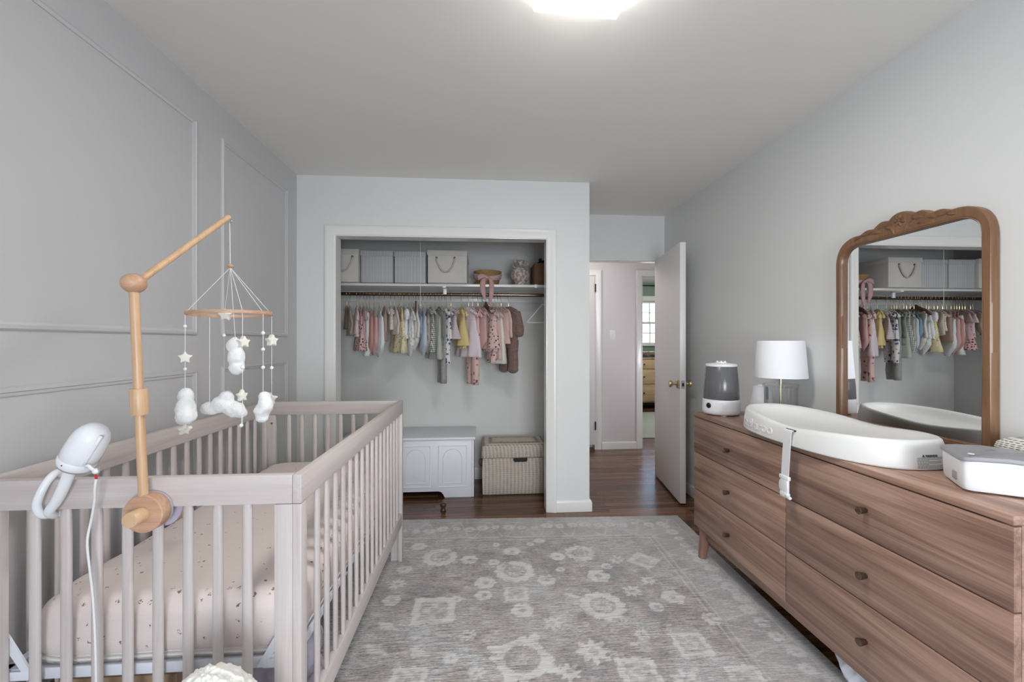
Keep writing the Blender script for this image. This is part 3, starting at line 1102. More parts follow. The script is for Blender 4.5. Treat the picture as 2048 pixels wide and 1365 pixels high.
cushion(-1.142, -0.480, 1.135, 2.435, 0.455, 0.600, 0.05, 0.045).build('mattress', M['sheet'], mt, smooth=180)
cushion(-1.138, -0.486, 1.136, 2.433, 0.4475, 0.470, 0.05, 0.008).build('underside', M['bed_white'], mt, smooth=180)

# ------------------------------------------------------------------ mobile holder and mobile
mh = empty('mobile_holder', (-0.80, 1.075, 0.846), 'beech wood mobile holder with ball joint clamped to the near crib rail', 'mobile holder')
P0, P1 = Vector((-0.799, 1.068, 0.866)), Vector((-0.823, 1.070, 1.391))
po = MB().tube([P0 + (P1 - P0) * t for t in (0, 0.3, 0.6, 1)], 0.0098, 20).build('post', M['beech'], mh)
mid = P0 + (P1 - P0) * 0.465
d = (P1 - P0).normalized()
cm = MB()
rg = []
for r, s in ((0.0098, -0.031), (0.0165, -0.031), (0.0173, -0.029), (0.0173, 0.029), (0.0165, 0.031), (0.0098, 0.031)):
    rg.append([mid + d * s + Vector((r * math.cos(TAU * q / 28), r * math.sin(TAU * q / 28), 0)) for q in range(28)])
cm.loft(rg)
cm.build('collar', M['beech'], mh)
MB().ball(tuple(P1), (0.0252, 0.0252, 0.0235), 28, 18).build('ball_joint', M['beechx'], mh, smooth=180)
A0, A1 = P1 + Vector((0.004, 0.012, 0.008)), Vector((-0.806, 1.421, 1.653))
ar = MB().tube([A0 + (A1 - A0) * t for t in (0, 0.4, 0.8, 0.985, 0.995, 1.0)], [0.0085, 0.0085, 0.0085, 0.0085, 0.0078, 0.005], 18).build('arm', M['beech'], mh)
rings = []
clx, clz = -0.795, 0.846
Cc = [(0.0, 1.024, 0.016), (0.0, 1.0241, 0.0165), (0.0, 1.026, 0.0178), (0.0, 1.072, 0.0178)]


def cyl_y(m, x, z, prof, n=36):
    m.loft([[(x + max(r, 1e-5) * math.cos(TAU * q / n), y, z + max(r, 1e-5) * math.sin(TAU * q / n)) for q in range(n)] for y, r in prof])
    return m


cyl_y(MB(), clx, clz, [(1.058, 0.036), (1.0582, 0.0425), (1.060, 0.0445), (1.088, 0.0445), (1.0895, 0.0435), (1.0895, 0.03)]).build('clamp_disc', M['beechx'], mh)
cyl_y(MB(), clx - 0.001, clz, [(1.022, 0.001), (1.0221, 0.0165), (1.024, 0.0178), (1.06, 0.0178)]).build('screw_knob', M['beech'], mh)
cyl_y(MB(), clx, clz, [(1.0895, 0.044), (1.0955, 0.044)]).build('felt_pad', M['lav'], mh)
cyl_y(MB(), clx, clz - 0.055 + 0.045, [(1.122, 0.044), (1.127, 0.044)]).build('felt_pad', M['lav'], mh)
cyl_y(MB(), clx, clz - 0.01, [(1.127, 0.0445), (1.152, 0.0445), (1.154, 0.042)]).build('clamp_disc', M['beechx'], mh)
MB().tube([(clx, 1.075, clz - 0.012), (clx, 1.135, clz - 0.012)], 0.004, 10).build('clamp_bolt', M['steel'], mh)
ey = MB()
hp = A1 + Vector((0.0, 0.004, -0.013))
ey.tube([hp + Vector((0.006 * math.cos(TAU * q / 14), 0, 0.006 * math.sin(TAU * q / 14))) for q in range(14)], 0.0011, 6, loop=True)
ey.build('screw_eye', M['steel'], mh)

mo = empty('crib_mobile', (-0.805, 1.423, 1.636), 'cloud and star felt mobile on a bamboo hoop hanging over the crib', 'baby mobile')
MC = Vector((-0.801, 1.423, 1.343))
MR = 0.1165
MB().tube([(hp.x, hp.y, hp.z - 0.004), (-0.803, 1.423, 1.5), ], 0.0011, 6).build('hanging_cord', M['cord'], mo)
bead = Vector((-0.803, 1.423, 1.496))
MB().ball(tuple(bead), (0.0095, 0.0095, 0.0072), 16, 10).build('wooden_bead', M['beechx'], mo, smooth=180)
hoop = MB()
N = 64
for rr in (0,):
    rg = []
    for q in range(N):
        a = TAU * q / N
        ca, sa = math.cos(a), math.sin(a)
        tz = -0.003 * ca
        rg.append([(MC.x + ca * (MR + o), MC.y + sa * (MR + o), MC.z + h - tz) for o, h in ((-0.0022, -0.0048), (0.0022, -0.0048), (0.0022, 0.0048), (-0.0022, 0.0048))])
    rg.append(rg[0])
    hoop.loft(rg, True, False, False)
hoop.build('hoop', M['beechx'], mo, smooth=30)


def on_hoop(deg):
    a = R(deg)
    return Vector((MC.x + MR * math.cos(a), MC.y + MR * math.sin(a), MC.z + 0.003 * math.cos(a)))


def blob(parts, vox=0.0055, nz=0.004):
    m = MB()
    for (x, y, z, r) in parts:
        m.ball((x, y, z), r, 16, 12)
    return m


def wool(name, parts, mat, parent, vox=0.005, amp=0.0045, seed=0):
    c = Vector(parts[0][:3])
    o = blob(parts).build(name, mat, parent, smooth=180)
    mod(o, 'REMESH', mode='VOXEL', voxel_size=vox, use_smooth_shade=True)
    tx = bpy.data.textures.new('wool_' + str(seed), 'CLOUDS')
    tx.noise_scale = 0.016
    tx.noise_depth = 3
    dm = mod(o, 'DISPLACE', strength=amp * 2, mid_level=0.5, texture_coords='LOCAL')
    dm.texture = tx
    return o


def star(name, c, r, th, parent, rz=0.3, rx=0.0):
    m = MB()
    poly = []
    for k in range(10):
        q = r if k % 2 == 0 else r * 0.52
        a = PI / 2 + TAU * k / 10
        poly.append((q * math.cos(a), q * math.sin(a)))
    m.prism(poly, 1, -th / 2, th / 2)
    Mt = Matrix.Translation(Vector(c)) @ Matrix.Rotation(rz, 4, 'Z') @ Matrix.Rotation(rx, 4, 'X')
    m.v = [tuple(Mt @ Vector(p)) for p in m.v]
    o = m.build(name, M['felt'], parent, smooth=180)
    mod(o, 'REMESH', mode='VOXEL', voxel_size=0.0022, use_smooth_shade=True)
    mod(o, 'SMOOTH', factor=0.6, iterations=7)
    return o


def pompom(p, parent, r=0.005):
    return MB().ball(tuple(p), r, 10, 8).build('felt_ball', M['wool'], parent, smooth=180)


def strand(deg, pts_end, to_bead=True):
    p = on_hoop(deg)
    if to_bead:
        MB().tube([bead - Vector((0, 0, 0.005)), p], 0.0008, 5).build('string', M['cord'], mo)
    e = Vector((p.x, p.y, pts_end))
    MB().tube([p + Vector((0, 0, 0.004)), (p.x, p.y, (p.z + e.z) / 2), e], 0.0008, 5).build('string', M['cord'], mo)
    return p


# left strand: star then the big upright cloud
p = strand(214, 1.03)
pompom((p.x, p.y, 1.30), mo)
star('felt_star', (p.x, p.y, 1.205), 0.021, 0.012, mo, 0.5)
pompom((p.x, p.y, 1.170), mo)
wool('wool_cloud', [(p.x + 0.001, p.y, 1.05, (0.027, 0.03, 0.032)), (p.x - 0.004, p.y + 0.01, 1.085, (0.021, 0.022, 0.026)), (p.x + 0.010, p.y - 0.01, 1.03, (0.026, 0.028, 0.026)), (p.x - 0.012, p.y + 0.012, 1.02, 0.022)], M['wool'], mo, seed=1)
star('felt_star', (p.x - 0.008, p.y + 0.01, 0.985), 0.022, 0.013, mo, 0.9, 0.5)
# second left strand further back
p = strand(150, 1.03, False)
# back strand: small star high, wide low cloud
p = strand(129, 1.075)
star('felt_star', (p.x + 0.004, p.y, 1.345), 0.023, 0.02, mo, 0.2, 0.3)
pompom((p.x, p.y, 1.275), mo, 0.0055)
wool('wool_cloud', [(p.x - 0.005, p.y, 1.04, (0.036, 0.028, 0.029)), (p.x - 0.042, p.y - 0.002, 1.027, (0.033, 0.022, 0.022)), (p.x + 0.034, p.y + 0.002, 1.022, (0.035, 0.024, 0.027)), (p.x + 0.008, p.y, 1.063, (0.023, 0.022, 0.024)), (p.x + 0.058, p.y, 1.012, 0.018)], M['wool'], mo, seed=2)
MB().tube([(p.x, p.y, 1.335), (p.x, p.y, 1.06)], 0.0008, 5).build('string', M['cord'], mo)
# middle strand: tall cloud under the centre
cx, cy = MC.x + 0.008, MC.y + 0.01
MB().tube([bead - Vector((0, 0, 0.005)), (cx, cy, 1.26)], 0.0008, 5).build('string', M['cord'], mo)
wool('wool_cloud', [(cx - 0.004, cy, 1.24, (0.021, 0.021, 0.027)), (cx + 0.003, cy, 1.205, (0.025, 0.025, 0.032)), (cx + 0.005, cy, 1.172, (0.023, 0.022, 0.027))], M['wool'], mo, seed=3)
# front strand: moon star, ball, star and end ball
p = strand(-46, 1.0)
star('felt_star', (p.x + 0.002, p.y, 1.252), 0.021, 0.018, mo, 1.1)
pompom((p.x, p.y, 1.175), mo, 0.0058)
star('felt_star', (p.x - 0.002, p.y, 1.09), 0.021, 0.014, mo, 1.3)
MB().tube([(p.x, p.y, 1.08), (p.x - 0.004, p.y, 1.003)], 0.0008, 5).build('string', M['cord'], mo)
pompom((p.x - 0.004, p.y, 1.000), mo, 0.0058)
# right strands
p = strand(38, 1.06)
star('felt_star', (p.x, p.y, 1.257), 0.023, 0.02, mo, 1.2)
pompom((p.x, p.y, 1.165), mo, 0.0058)
star('felt_star', (p.x - 0.004, p.y, 1.060), 0.024, 0.013, mo, 0.5, 0.2)
p = strand(-14, 1.085)
for z in (1.281, 1.229, 1.172):
    pompom((p.x, p.y, z), mo, 0.0058)
wool('wool_cloud', [(p.x + 0.003, p.y, 1.078, (0.018, 0.02, 0.018)), (p.x + 0.008, p.y, 1.052, (0.023, 0.026, 0.026)), (p.x - 0.003, p.y, 1.035, (0.022, 0.026, 0.024)), (p.x - 0.004, p.y, 1.015, (0.018, 0.02, 0.018))], M['wool'], mo, seed=4)

# ------------------------------------------------------------------ baby monitor on the rail
bmn = empty('baby_monitor', (-0.955, 1.07, 0.955), 'white capsule baby monitor with a bendy tail wrapped round the crib rail', 'baby monitor')
B0, B1 = Vector((-0.948, 1.062, 0.962)), Vector((-0.896, 1.058, 1.048))
ax = (B1 - B0).normalized()
sx_ = ax.cross(Vector((0, 1, 0))).normalized()
sy_ = ax.cross(sx_).normalized()
Mb = Matrix((sx_, sy_, ax)).transposed().to_4x4()
Mb.translation = B0
L = (B1 - B0).length
prof = [(r * 0.91, z * 0.83) for r, z in [(0.0, 0.0), (0.034, 0.001), (0.0385, 0.006), (0.0405, 0.016), (0.0405, 0.0265), (0.040, 0.0275), (0.0408, 0.0285), (0.0405, 0.06), (0.0395, 0.085), (0.0365, 0.103), (0.030, 0.119), (0.020, 0.130), (0.009, 0.1355), (0.0, 0.1365)]]
MB().lathe(prof, (0, 0, 0), 40, Mb).build('body', plain('gloss_white_plastic', (0.83, 0.84, 0.87, 1), 0.12), bmn, smooth=50)
MB().lathe([(0.0, -0.002), (0.030, -0.002), (0.031, 0.002), (0.0, 0.003)], (0, 0, 0), 36, Mb).build('base_ring', M['grey_lid'], bmn)
MB().ball(tuple(Mb @ Vector((0.028, -0.0, 0.014)) if False else tuple(Mb @ Vector((0.0, 0.0367, 0.015)))), 0.0017, 8, 6).build('sensor', M['black'], bmn)
# ridge that hides the camera face and its hood
rd = MB()
pts = [Mb @ Vector((-0.028, 0.018, z)) for z in (0.026, 0.05, 0.08, 0.104)]
rd.tube(pts, [0.005, 0.0048, 0.0045, 0.004], 10)
rd.build('seam_ridge', M['white'], bmn, smooth=180)


def smooth_path(pts, k=8, loop=False):
    P = [Vector(p) for p in pts]
    out = []
    n = len(P)
    for i in range(n - 1):
        p0, p1, p2, p3 = P[max(i - 1, 0)], P[i], P[i + 1], P[min(i + 2, n - 1)]
        for q in range(k):
            t = q / k
            out.append(0.5 * ((2 * p1) + (p2 - p0) * t + (2 * p0 - 5 * p1 + 4 * p2 - p3) * t * t + (3 * p1 - p0 - 3 * p2 + p3) * t ** 3))
    out.append(P[-1])
    return out


T = smooth_path([(-0.958, 1.066, 0.958), (-0.972, 1.068, 0.922), (-0.997, 1.074, 0.878), (-1.018, 1.080, 0.852), (-1.028, 1.098, 0.836), (-1.034, 1.122, 0.833), (-1.036, 1.136, 0.86), (-1.036, 1.135, 0.905),
                 (-1.034, 1.118, 0.932), (-1.029, 1.092, 0.926), (-1.034, 1.078, 0.900), (-1.043, 1.077, 0.868), (-1.042, 1.086, 0.842), (-1.032, 1.106, 0.8345), (-1.018, 1.124, 0.834)], 6)
n_ = len(T)
MB().tube(T, [(0.0125 - 0.004 * min(1, i / (n_ * 0.35))) for i in range(n_)], 14).build('flexible_tail', M['white'], bmn, smooth=180)
w = MB()
w.tube(smooth_path([Mb @ Vector((-0.030, 0.012, 0.018)), (-0.896, 1.037, 0.969), (-0.885, 1.034, 0.962), (-0.878, 1.034, 0.958)], 5), [0.0036] * 16, 8)
w.ball((-0.877, 1.034, 0.957), 0.0065, 12, 8)
wo = w.build('cable_plug', M['white'], bmn, smooth=180)
MB().box(-0.8795, -0.8745, 1.0335, 1.0365, 0.938, 0.953, 0.001).build('red_tag', M['red'], wo)
MB().prism([(-0.876, 0.957), (-0.866, 0.972), (-0.868, 0.955), (-0.873, 0.948)], 1, 1.0335, 1.035).build('clip_tab', M['grey_lid'], wo)
Cw = smooth_path([(-0.877, 1.035, 0.939), (-0.884, 1.040, 0.915), (-0.893, 1.050, 0.885), (-0.908, 1.060, 0.84), (-0.921, 1.064, 0.785), (-0.918, 1.066, 0.725), (-0.912, 1.068, 0.65), (-0.908, 1.07, 0.53), (-0.906, 1.072, 0.35), (-0.90, 1.075, 0.2), (-0.90, 1.06, 0.02)], 8)
MB().tube(Cw, 0.0026, 8).build('power_cord', M['cord'], bmn, smooth=180)

# ------------------------------------------------------------------ sherpa pouf in front of the crib
pf = empty('pouf', (-0.545, 0.885, RZ), 'fluffy white sherpa pouf in front of the crib end', 'pouf')
pb = MB()
pr = [(0.0, RZ), (0.12, RZ + 0.002), (0.14, 0.03), (0.145, 0.12), (0.14, 0.26), (0.125, 0.40), (0.102, 0.49), (0.074, 0.545), (0.046, 0.577), (0.018, 0.592), (0.0, 0.594)]
pr = [(p.x, p.y) for p in smooth_path([(a, b, 0) for a, b in pr], 5)]
pr = [(max(a, 0.0), b) for a, b in pr]
dense = [pr[0]]
for a, b in zip(pr, pr[1:]):
    k = max(1, int(math.hypot(b[0] - a[0], b[1] - a[1]) / 0.009))
    dense += [(a[0] + (b[0] - a[0]) * i / k, a[1] + (b[1] - a[1]) * i / k) for i in range(1, k + 1)]
pb.lathe(dense, (-0.545, 0.885, 0), 90)
pbo = pb.build('cover', M['sherpa'], pf, smooth=180)
mod(pbo, 'SUBSURF', levels=1, render_levels=1)
tx = bpy.data.textures.new('sherpa_curls', 'CLOUDS')
tx.noise_scale = 0.012
tx.noise_depth = 2
dm = mod(pbo, 'DISPLACE', strength=0.016, mid_level=0.5, texture_coords='LOCAL')
dm.texture = tx
MB().tube([(-0.545 + 0.145 * math.cos(TAU * q / 48), 0.885 + 0.145 * math.sin(TAU * q / 48), 0.13) for q in range(48)], 0.006, 8, loop=True).build('piping', M['sherpa'], pf, smooth=180)

# things kept under the crib
bx = empty('storage_box', (-1.0, 1.5, RZ), 'tan cardboard storage box under the crib', 'box')
tan = plain('tan_card', (0.42, 0.29, 0.18, 1), 0.8)
MB().box(-1.12, -0.83, 1.22, 1.62, RZ, 0.34, 0.004).build('body', tan, bx)
MB().box(-1.126, -0.824, 1.214, 1.626, 0.30, 0.352, 0.004).build('lid', tan, bx)
bl = MB()
bl.ball((-0.65, 1.42, 0.13), (0.13, 0.16, 0.12), 36, 24)
bl.ball((-0.60, 1.36, 0.29), (0.10, 0.11, 0.10), 30, 20)
blo = bl.build('laundry_bag', M['lav'], at=(-0.63, 1.4, RZ), smooth=180)
mod(blo, 'REMESH', mode='VOXEL', voxel_size=0.009, use_smooth_shade=True)
tx = bpy.data.textures.new('crumple', 'CLOUDS')
tx.noise_scale = 0.06
dm = mod(blo, 'DISPLACE', strength=0.035, mid_level=0.5, texture_coords='LOCAL')
dm.texture = tx
tag(blo, 'crumpled lavender cloth bag stuffed under the crib', 'bag')
# ------------------------------------------------------------------ dresser
DX, DY0, DY1, DZT = 1.24, 0.905, 2.405, 0.845
dr_ = empty('dresser', (1.48, 1.655, RZ), 'long walnut dresser with six drawers under the arched mirror', 'dresser')
MB().box(DX - 0.002, XR - 0.006, DY0, DY1, 0.8225, DZT, 0.0015).build('top', M['walnut'], dr_)
b = MB()
for y0 in (DY0 + 0.001, DY1 - 0.021):
    MB().box(DX + 0.021, XR - 0.008, y0, y0 + 0.020, 0.19, 0.8215, 0.001).build('side_panel', M['walnute'], dr_)
b.box(DX + 0.021, XR - 0.008, DY0 + 0.02, DY1 - 0.02, 0.19, 0.208)
b.box(XR - 0.022, XR - 0.010, DY0 + 0.02, DY1 - 0.02, 0.2, 0.82)
b.box(DX + 0.0215, XR - 0.02, 1.643, 1.661, 0.2, 0.82)
b.build('carcass', M['walnut'], dr_)
MB().box(DX + 0.032, DX + 0.05, DY0 + 0.05, DY1 - 0.05, 0.128, 0.192, 0.001).build('apron', M['walnut'], dr_)
kn = [(0.001, -0.027), (0.0115, -0.027), (0.0125, -0.0262), (0.0125, -0.0245), (0.0085, -0.002), (0.0075, 0.0)]
Mx = Matrix(((0, 0, 1), (0, 1, 0), (-1, 0, 0))).to_4x4()
for (ya, yb) in ((1.6540, DY1 - 0.001), (DY0 + 0.001, 1.6500)):
    for (za, zb) in ((0.6190, 0.8180), (0.4060, 0.6150), (0.1905, 0.4020)):
        do = MB().box(DX, DX + 0.02, ya, yb, za, zb, 0.0012).build('drawer', M['walnut'], dr_)
        yk = 2.055 if ya > 1.6 else 1.290
        zk = {0.6190: 0.708, 0.4060: 0.496, 0.1905: 0.282}[za]
        m = MB()
        m.loft([[(DX + x, yk + r * math.cos(TAU * q / 20), zk + r * math.sin(TAU * q / 20)) for q in range(20)] for r, x in kn])
        m.build('knob', M['knob'], do)


def leg(x, y, sx, sy):
    rings = []
    for t in range(7):
        f = t / 6
        z = 0.19 + (RZ - 0.19) * f
        h = 0.030 - 0.011 * f
        cx = x - sx * 0.012 * f
        cy = y + sy * 0.020 * f
        rings.append([(cx + h * math.copysign(abs(math.cos(TAU * q / 20)) ** 0.6, math.cos(TAU * q / 20)), cy + h * math.copysign(abs(math.sin(TAU * q / 20)) ** 0.6, math.sin(TAU * q / 20)), z) for q in range(20)])
    MB().loft(rings).build('leg', M['walnutz'], dr_)


for x, sx in ((DX + 0.042, 1), (XR - 0.06, -0.3)):
    for y, sy in ((DY0 + 0.06, -1), (DY1 - 0.058, 1)):
        leg(x, y, sx, sy)
leg(XR - 0.06, 1.655, 0, 0)

# ------------------------------------------------------------------ mirror
mr = empty('mirror', (1.69, 1.5995, DZT), 'arched mirror in a carved brown wood frame standing on the walnut dresser', 'mirror')
YM = 1.5995
half = [(0, 1.779), (.022, 1.776), (.038, 1.766), (.048, 1.757), (.06, 1.760), (.083, 1.761), (.102, 1.752), (.118, 1.741), (.135, 1.743), (.153, 1.743), (.17, 1.737), (.184, 1.731), (.21, 1.731), (.238, 1.726), (.262, 1.715),
        (.283, 1.698), (.299, 1.672), (.307, 1.645), (.31, 1.62), (.31, DZT + 0.001)]
outer = [(YM + a, z) for a, z in half] + [(YM - a, z) for a, z in half[::-1][:-1]]
ih = [(0, 1.688), (.2, 1.688), (.225, 1.685), (.247, 1.677), (.264, 1.663), (.274, 1.645), (.279, 1.62), (.279, 0.90)]
inner = [(YM + a, z) for a, z in ih] + [(YM - a, z) for a, z in ih[::-1][:-1]]


def soft(poly):
    Q = []
    for i, p in enumerate(poly):
        Q.append(p)
        if i + 1 < len(poly):
            q = poly[i + 1]
            d = math.hypot(q[0] - p[0], q[1] - p[1])
            if d > 0.12:
                for t in (0.015 / d, 0.03 / d, 0.5, 1 - 0.03 / d, 1 - 0.015 / d):
                    Q.append((p[0] + (q[0] - p[0]) * t, p[1] + (q[1] - p[1]) * t))
    P = smooth_path([(p[0], p[1], 0) for p in Q], 6)
    return [(p.x, p.y) for p in P]


outer = soft(outer)
inner = soft(inner)
corner = [(YM + 0.31, DZT + 0.001), (YM - 0.31, DZT + 0.001), (YM + 0.279, 0.90), (YM - 0.279, 0.90)]


def hit(poly, c, a):
    dx, dy = math.cos(a), math.sin(a)
    best = None
    n = len(poly)
    for i in range(n):
        x1, y1 = poly[i][0] - c[0], poly[i][1] - c[1]
        x2, y2 = poly[(i + 1) % n][0] - c[0], poly[(i + 1) % n][1] - c[1]
        ex, ey = x2 - x1, y2 - y1
        den = dx * ey - dy * ex
        if abs(den) < 1e-12:
            continue
        t = (x1 * ey - y1 * ex) / den
        s = (x1 * dy - y1 * dx) / den
        if t > 0 and -1e-9 <= s <= 1 + 1e-9:
            best = t if best is None else max(best, t)
    return best


c0 = (YM, 1.30)
angs = sorted([TAU * k / 420 for k in range(420)] + [math.atan2(p[1] - c0[1], p[0] - c0[0]) % TAU for p in corner])
fr = []
for a in angs:
    ro, ri = hit(outer, c0, a), hit(inner, c0, a)
    ca, sa = math.cos(a), math.sin(a)
    P = lambda r, x: (x, c0[0] + r * ca, c0[1] + r * sa)
    w = ro - ri
    fr.append([P(ro, 1.7125), P(ro, 1.688), P(ro - min(0.004, w * 0.15), 1.6825), P(ri + min(0.010, w * 0.4), 1.682), P(ri + min(0.007, w * 0.3), 1.6845), P(ri + min(0.004, w * 0.2), 1.6835), P(ri + 0.001, 1.687), P(ri, 1.699), P(ri - 0.0, 1.7125)])
fr.append(fr[0])
m = MB()
m.loft(fr, True, False, False)
m.build('frame', M['frame'], mr, smooth=35)
big = [(YM + (p[0] - YM) * 1.012, 1.3 + (p[1] - 1.3) * 1.008) for p in inner]
MB().prism(big, 0, 1.7015, 1.7055).build('mirror_glass', M['mirror'], mr, smooth=0)
cv = MB()


def leaf(y, z, l, w, ang, bend=0.2):
    ca, sa = math.cos(ang), math.sin(ang)
    rings = []
    for i in range(9):
        t = i / 8
        ww = w * math.sin(PI * min(1, t * 0.97 + 0.02)) ** 0.8
        px, pz = l * (t - 0.5), bend * l * (t * (1 - t))
        ring = []
        for q in range(8):
            a = TAU * q / 8
            v = pz + ww * math.cos(a)
            ring.append((1.6825 - 0.0045 * max(0, math.sin(a)) * math.sin(PI * t) - (0.002 if q == 2 else 0), y + px * ca - v * sa, z + px * sa + v * ca))
        rings.append(ring)
    cv.loft(rings)


for s in (1, -1):
    for (a, z, l, w, g) in ((.045, 1.722, .05, .008, .5), (.07, 1.738, .05, .0085, -.2), (.095, 1.715, .05, .008, .1), (.128, 1.723, .045, .007, -.25), (.16, 1.722, .04, .0065, .1), (.19, 1.714, .035, .005, -.3), (.03, 1.712, .035, .006, 1.1)):
        leaf(YM + s * a, z, l, w, g if s > 0 else PI - g)
for k in range(7):
    a = TAU * k / 7
    leaf(YM + 0.014 * math.cos(a), 1.744 + 0.014 * math.sin(a), .024, .0075, a, 0)
cv.ball((1.681, YM, 1.744), (0.005, 0.006, 0.006), 10, 8)
cv.build('carving', M['frame'], mr, smooth=60)
MB().box(1.7056, 1.7115, YM - 0.285, YM + 0.285, 0.88, 1.69).build('backing_board', M['walnutz'], mr)

# ------------------------------------------------------------------ changing pad
pd = empty('changing_pad', (1.405, 1.645, DZT), 'white moulded foam changing pad on the walnut dresser in front of the mirror', 'changing pad')
PCx, PCy, PHX, PHY = 1.407, 1.645, 0.205, 0.402


def pad_out(a, k):
    ca, sa = math.cos(a), math.sin(a)
    e = 2 / 2.5
    x = math.copysign(abs(ca) ** e, ca) * PHX
    y = math.copysign(abs(sa) ** e, sa) * PHY
    if k < 0.93:
        f = (0.93 - k) / 0.93
        x *= 1 - 0.16 * min(1, f * 3) * math.exp(-((y + 0.02) / 0.17) ** 2)
    return PCx + x * (1 - (1 - k) * 1.25 if k > 0.8 else (0.75 * k / 0.8)), PCy + y * (1 - (1 - k) * 0.7 if k > 0.8 else (0.86 * k / 0.8))


def rim(y):
    t = (y - PCy) / PHY
    return 0.084 + 0.020 * max(0, t) ** 1.6 + 0.010 * max(0, -t) ** 2 - 0.012 * math.exp(-((t + 0.1) / 0.35) ** 2)


rings = []
NA = 120
for k, fz in ((0.97, 0.0), (0.998, 0.02), (1.0, 0.08), (0.99, 0.45), (0.972, 0.78), (0.955, 0.93), (0.93, 1.0), (0.895, 0.985), (0.85, 0.86), (0.8, 0.68), (0.7, 0.52), (0.55, 0.44), (0.38, 0.41), (0.2, 0.40), (0.05, 0.40)):
    ring = []
    for q in range(NA):
        a = TAU * q / NA
        x, y = pad_out(a, k)
        h = rim(y) * fz if k > 0.8 else (0.034 + (rim(y) * 0.68 - 0.034) * max(0, (k - 0.38) / 0.42) ** 2)
        ring.append((x, y, DZT + 0.001 + h))
    rings.append(ring)
padm = MB().loft(rings)
padm.build('pad', M['foam'], pd, smooth=180)


def near_side(y, f):
    """point on the pad's near wall at height fraction f"""
    k = 1.0 - 0.028 * max(0, (f - 0.1)) / 0.7
    t = min(1, abs((y - PCy) / (PHY * (1 - (1 - k) * 0.7))))
    ca = (1 - (t ** 2.5)) ** (1 / 2.5)
    return PCx - PHX * ca * (1 - (1 - k) * 1.25)


def text_mesh(body, size, name):
    cu = bpy.data.curves.new(name, 'FONT')
    cu.body = body
    cu.size = size
    cu.extrude = 0.0016
    cu.offset = 0.0006
    cu.resolution_u = 4
    to = bpy.data.objects.new(name, cu)
    COL.objects.link(to)
    dg = bpy.context.evaluated_depsgraph_get()
    me = bpy.data.meshes.new_from_object(to.evaluated_get(dg))
    bpy.data.objects.remove(to)
    return me


from mathutils.bvhtree import BVHTree
PADBVH = BVHTree.FromPolygons([Vector(p) for p in padm.v], padm.f)


def pad_x(y, z):
    h = PADBVH.ray_cast(Vector((0.9, y, z)), Vector((1, 0, 0)))
    return h[0].x if h[0] is not None else 1.25


def wrap_text(body, size, y_start, z0, stretch, name, mat, lift):
    me = text_mesh(body, size, name)
    o = bpy.data.objects.new(name, me)
    COL.objects.link(o)
    base = wpos(pd)
    for v in me.vertices:
        y = y_start - v.co.x * stretch
        z = z0 + v.co.y
        v.co = Vector((pad_x(y, z) - lift - v.co.z, y, z)) - base
    me.materials.clear()
    me.materials.append(mat)
    o.parent = pd
    return o


wrap_text('keekaroo', 0.058, 1.945, 0.866, 1.18, 'embossed_lettering', M['foam'], 0.0012)
ink = plain('grey_print', (0.10, 0.10, 0.10, 1), 0.8)


def pad_y(x, z):
    h = PADBVH.ray_cast(Vector((x, 0.9, z)), Vector((0, 1, 0)))
    return h[0].y if h[0] is not None else 1.25


me = text_mesh('\u25b2 WARNING', 0.0088, 'warning_heading')
base = wpos(pd)
for v in me.vertices:
    x, z = 1.388 + v.co.x, 0.8885 + v.co.y
    v.co = Vector((x, pad_y(x, z) - 0.0006 - v.co.z * 0.3, z)) - base
me.materials.clear()
me.materials.append(ink)
wt = bpy.data.objects.new('warning_heading', me)
COL.objects.link(wt)
wt.parent = pd
lines = MB()
ra = random.Random(3)
for k in range(9):
    z = 0.8845 - k * 0.0039
    x = 1.372
    e = 0.0005
    while x < 1.458:
        l = ra.uniform(0.002, 0.008)
        lines.add([(x, pad_y(x, z) - e, z), (x + l, pad_y(x + l, z) - e, z), (x + l, pad_y(x + l, z + 0.0015) - e, z + 0.0015), (x, pad_y(x, z + 0.0015) - e, z + 0.0015)], [(0, 1, 2, 3)])
        x += l + 0.0012
        if k in (2, 5) and x > 1.41:
            break
lines.build('warning_print', ink, pd, smooth=0)
# strap and buckle hanging down
sp = MB()
ys = 1.585
xs = near_side(ys, 0.7)
path = smooth_path([(xs + 0.02, ys, 0.906), (xs - 0.004, ys, 0.9075), (xs - 0.011, ys + 0.001, 0.898), (xs - 0.012, ys + 0.004, 0.85), (xs - 0.012, ys + 0.010, 0.78), (xs - 0.011, ys + 0.016, 0.715)], 5)
for i in range(len(path)):
    pass
hw = 0.0205
ringsS = []
for i, p in enumerate(path):
    tdir = (path[min(i + 1, len(path) - 1)] - path[max(i - 1, 0)]).normalized()
    nrm = Vector((tdir.z, 0, -tdir.x)).normalized() * 0.001
    ringsS.append([p + Vector((0, -hw, 0)) + nrm, p + Vector((0, hw, 0)) + nrm, p + Vector((0, hw, 0)) - nrm, p + Vector((0, -hw, 0)) - nrm])
sp.loft(ringsS)
so = sp.build('safety_strap', M['strap'], pd, smooth=50)
e = path[-1]
bk = MB()
bk.box(e.x - 0.007, e.x + 0.006, e.y - 0.026, e.y + 0.026, e.z - 0.006, e.z + 0.010, 0.003)
bk.box(e.x - 0.006, e.x + 0.005, e.y - 0.020, e.y + 0.020, e.z - 0.060, e.z - 0.004, 0.003)
bk.box(e.x - 0.009, e.x + 0.006, e.y - 0.024, e.y + 0.020, e.z - 0.075, e.z - 0.055, 0.004)
bk.build('buckle', M['white'], so)
pr = MB()
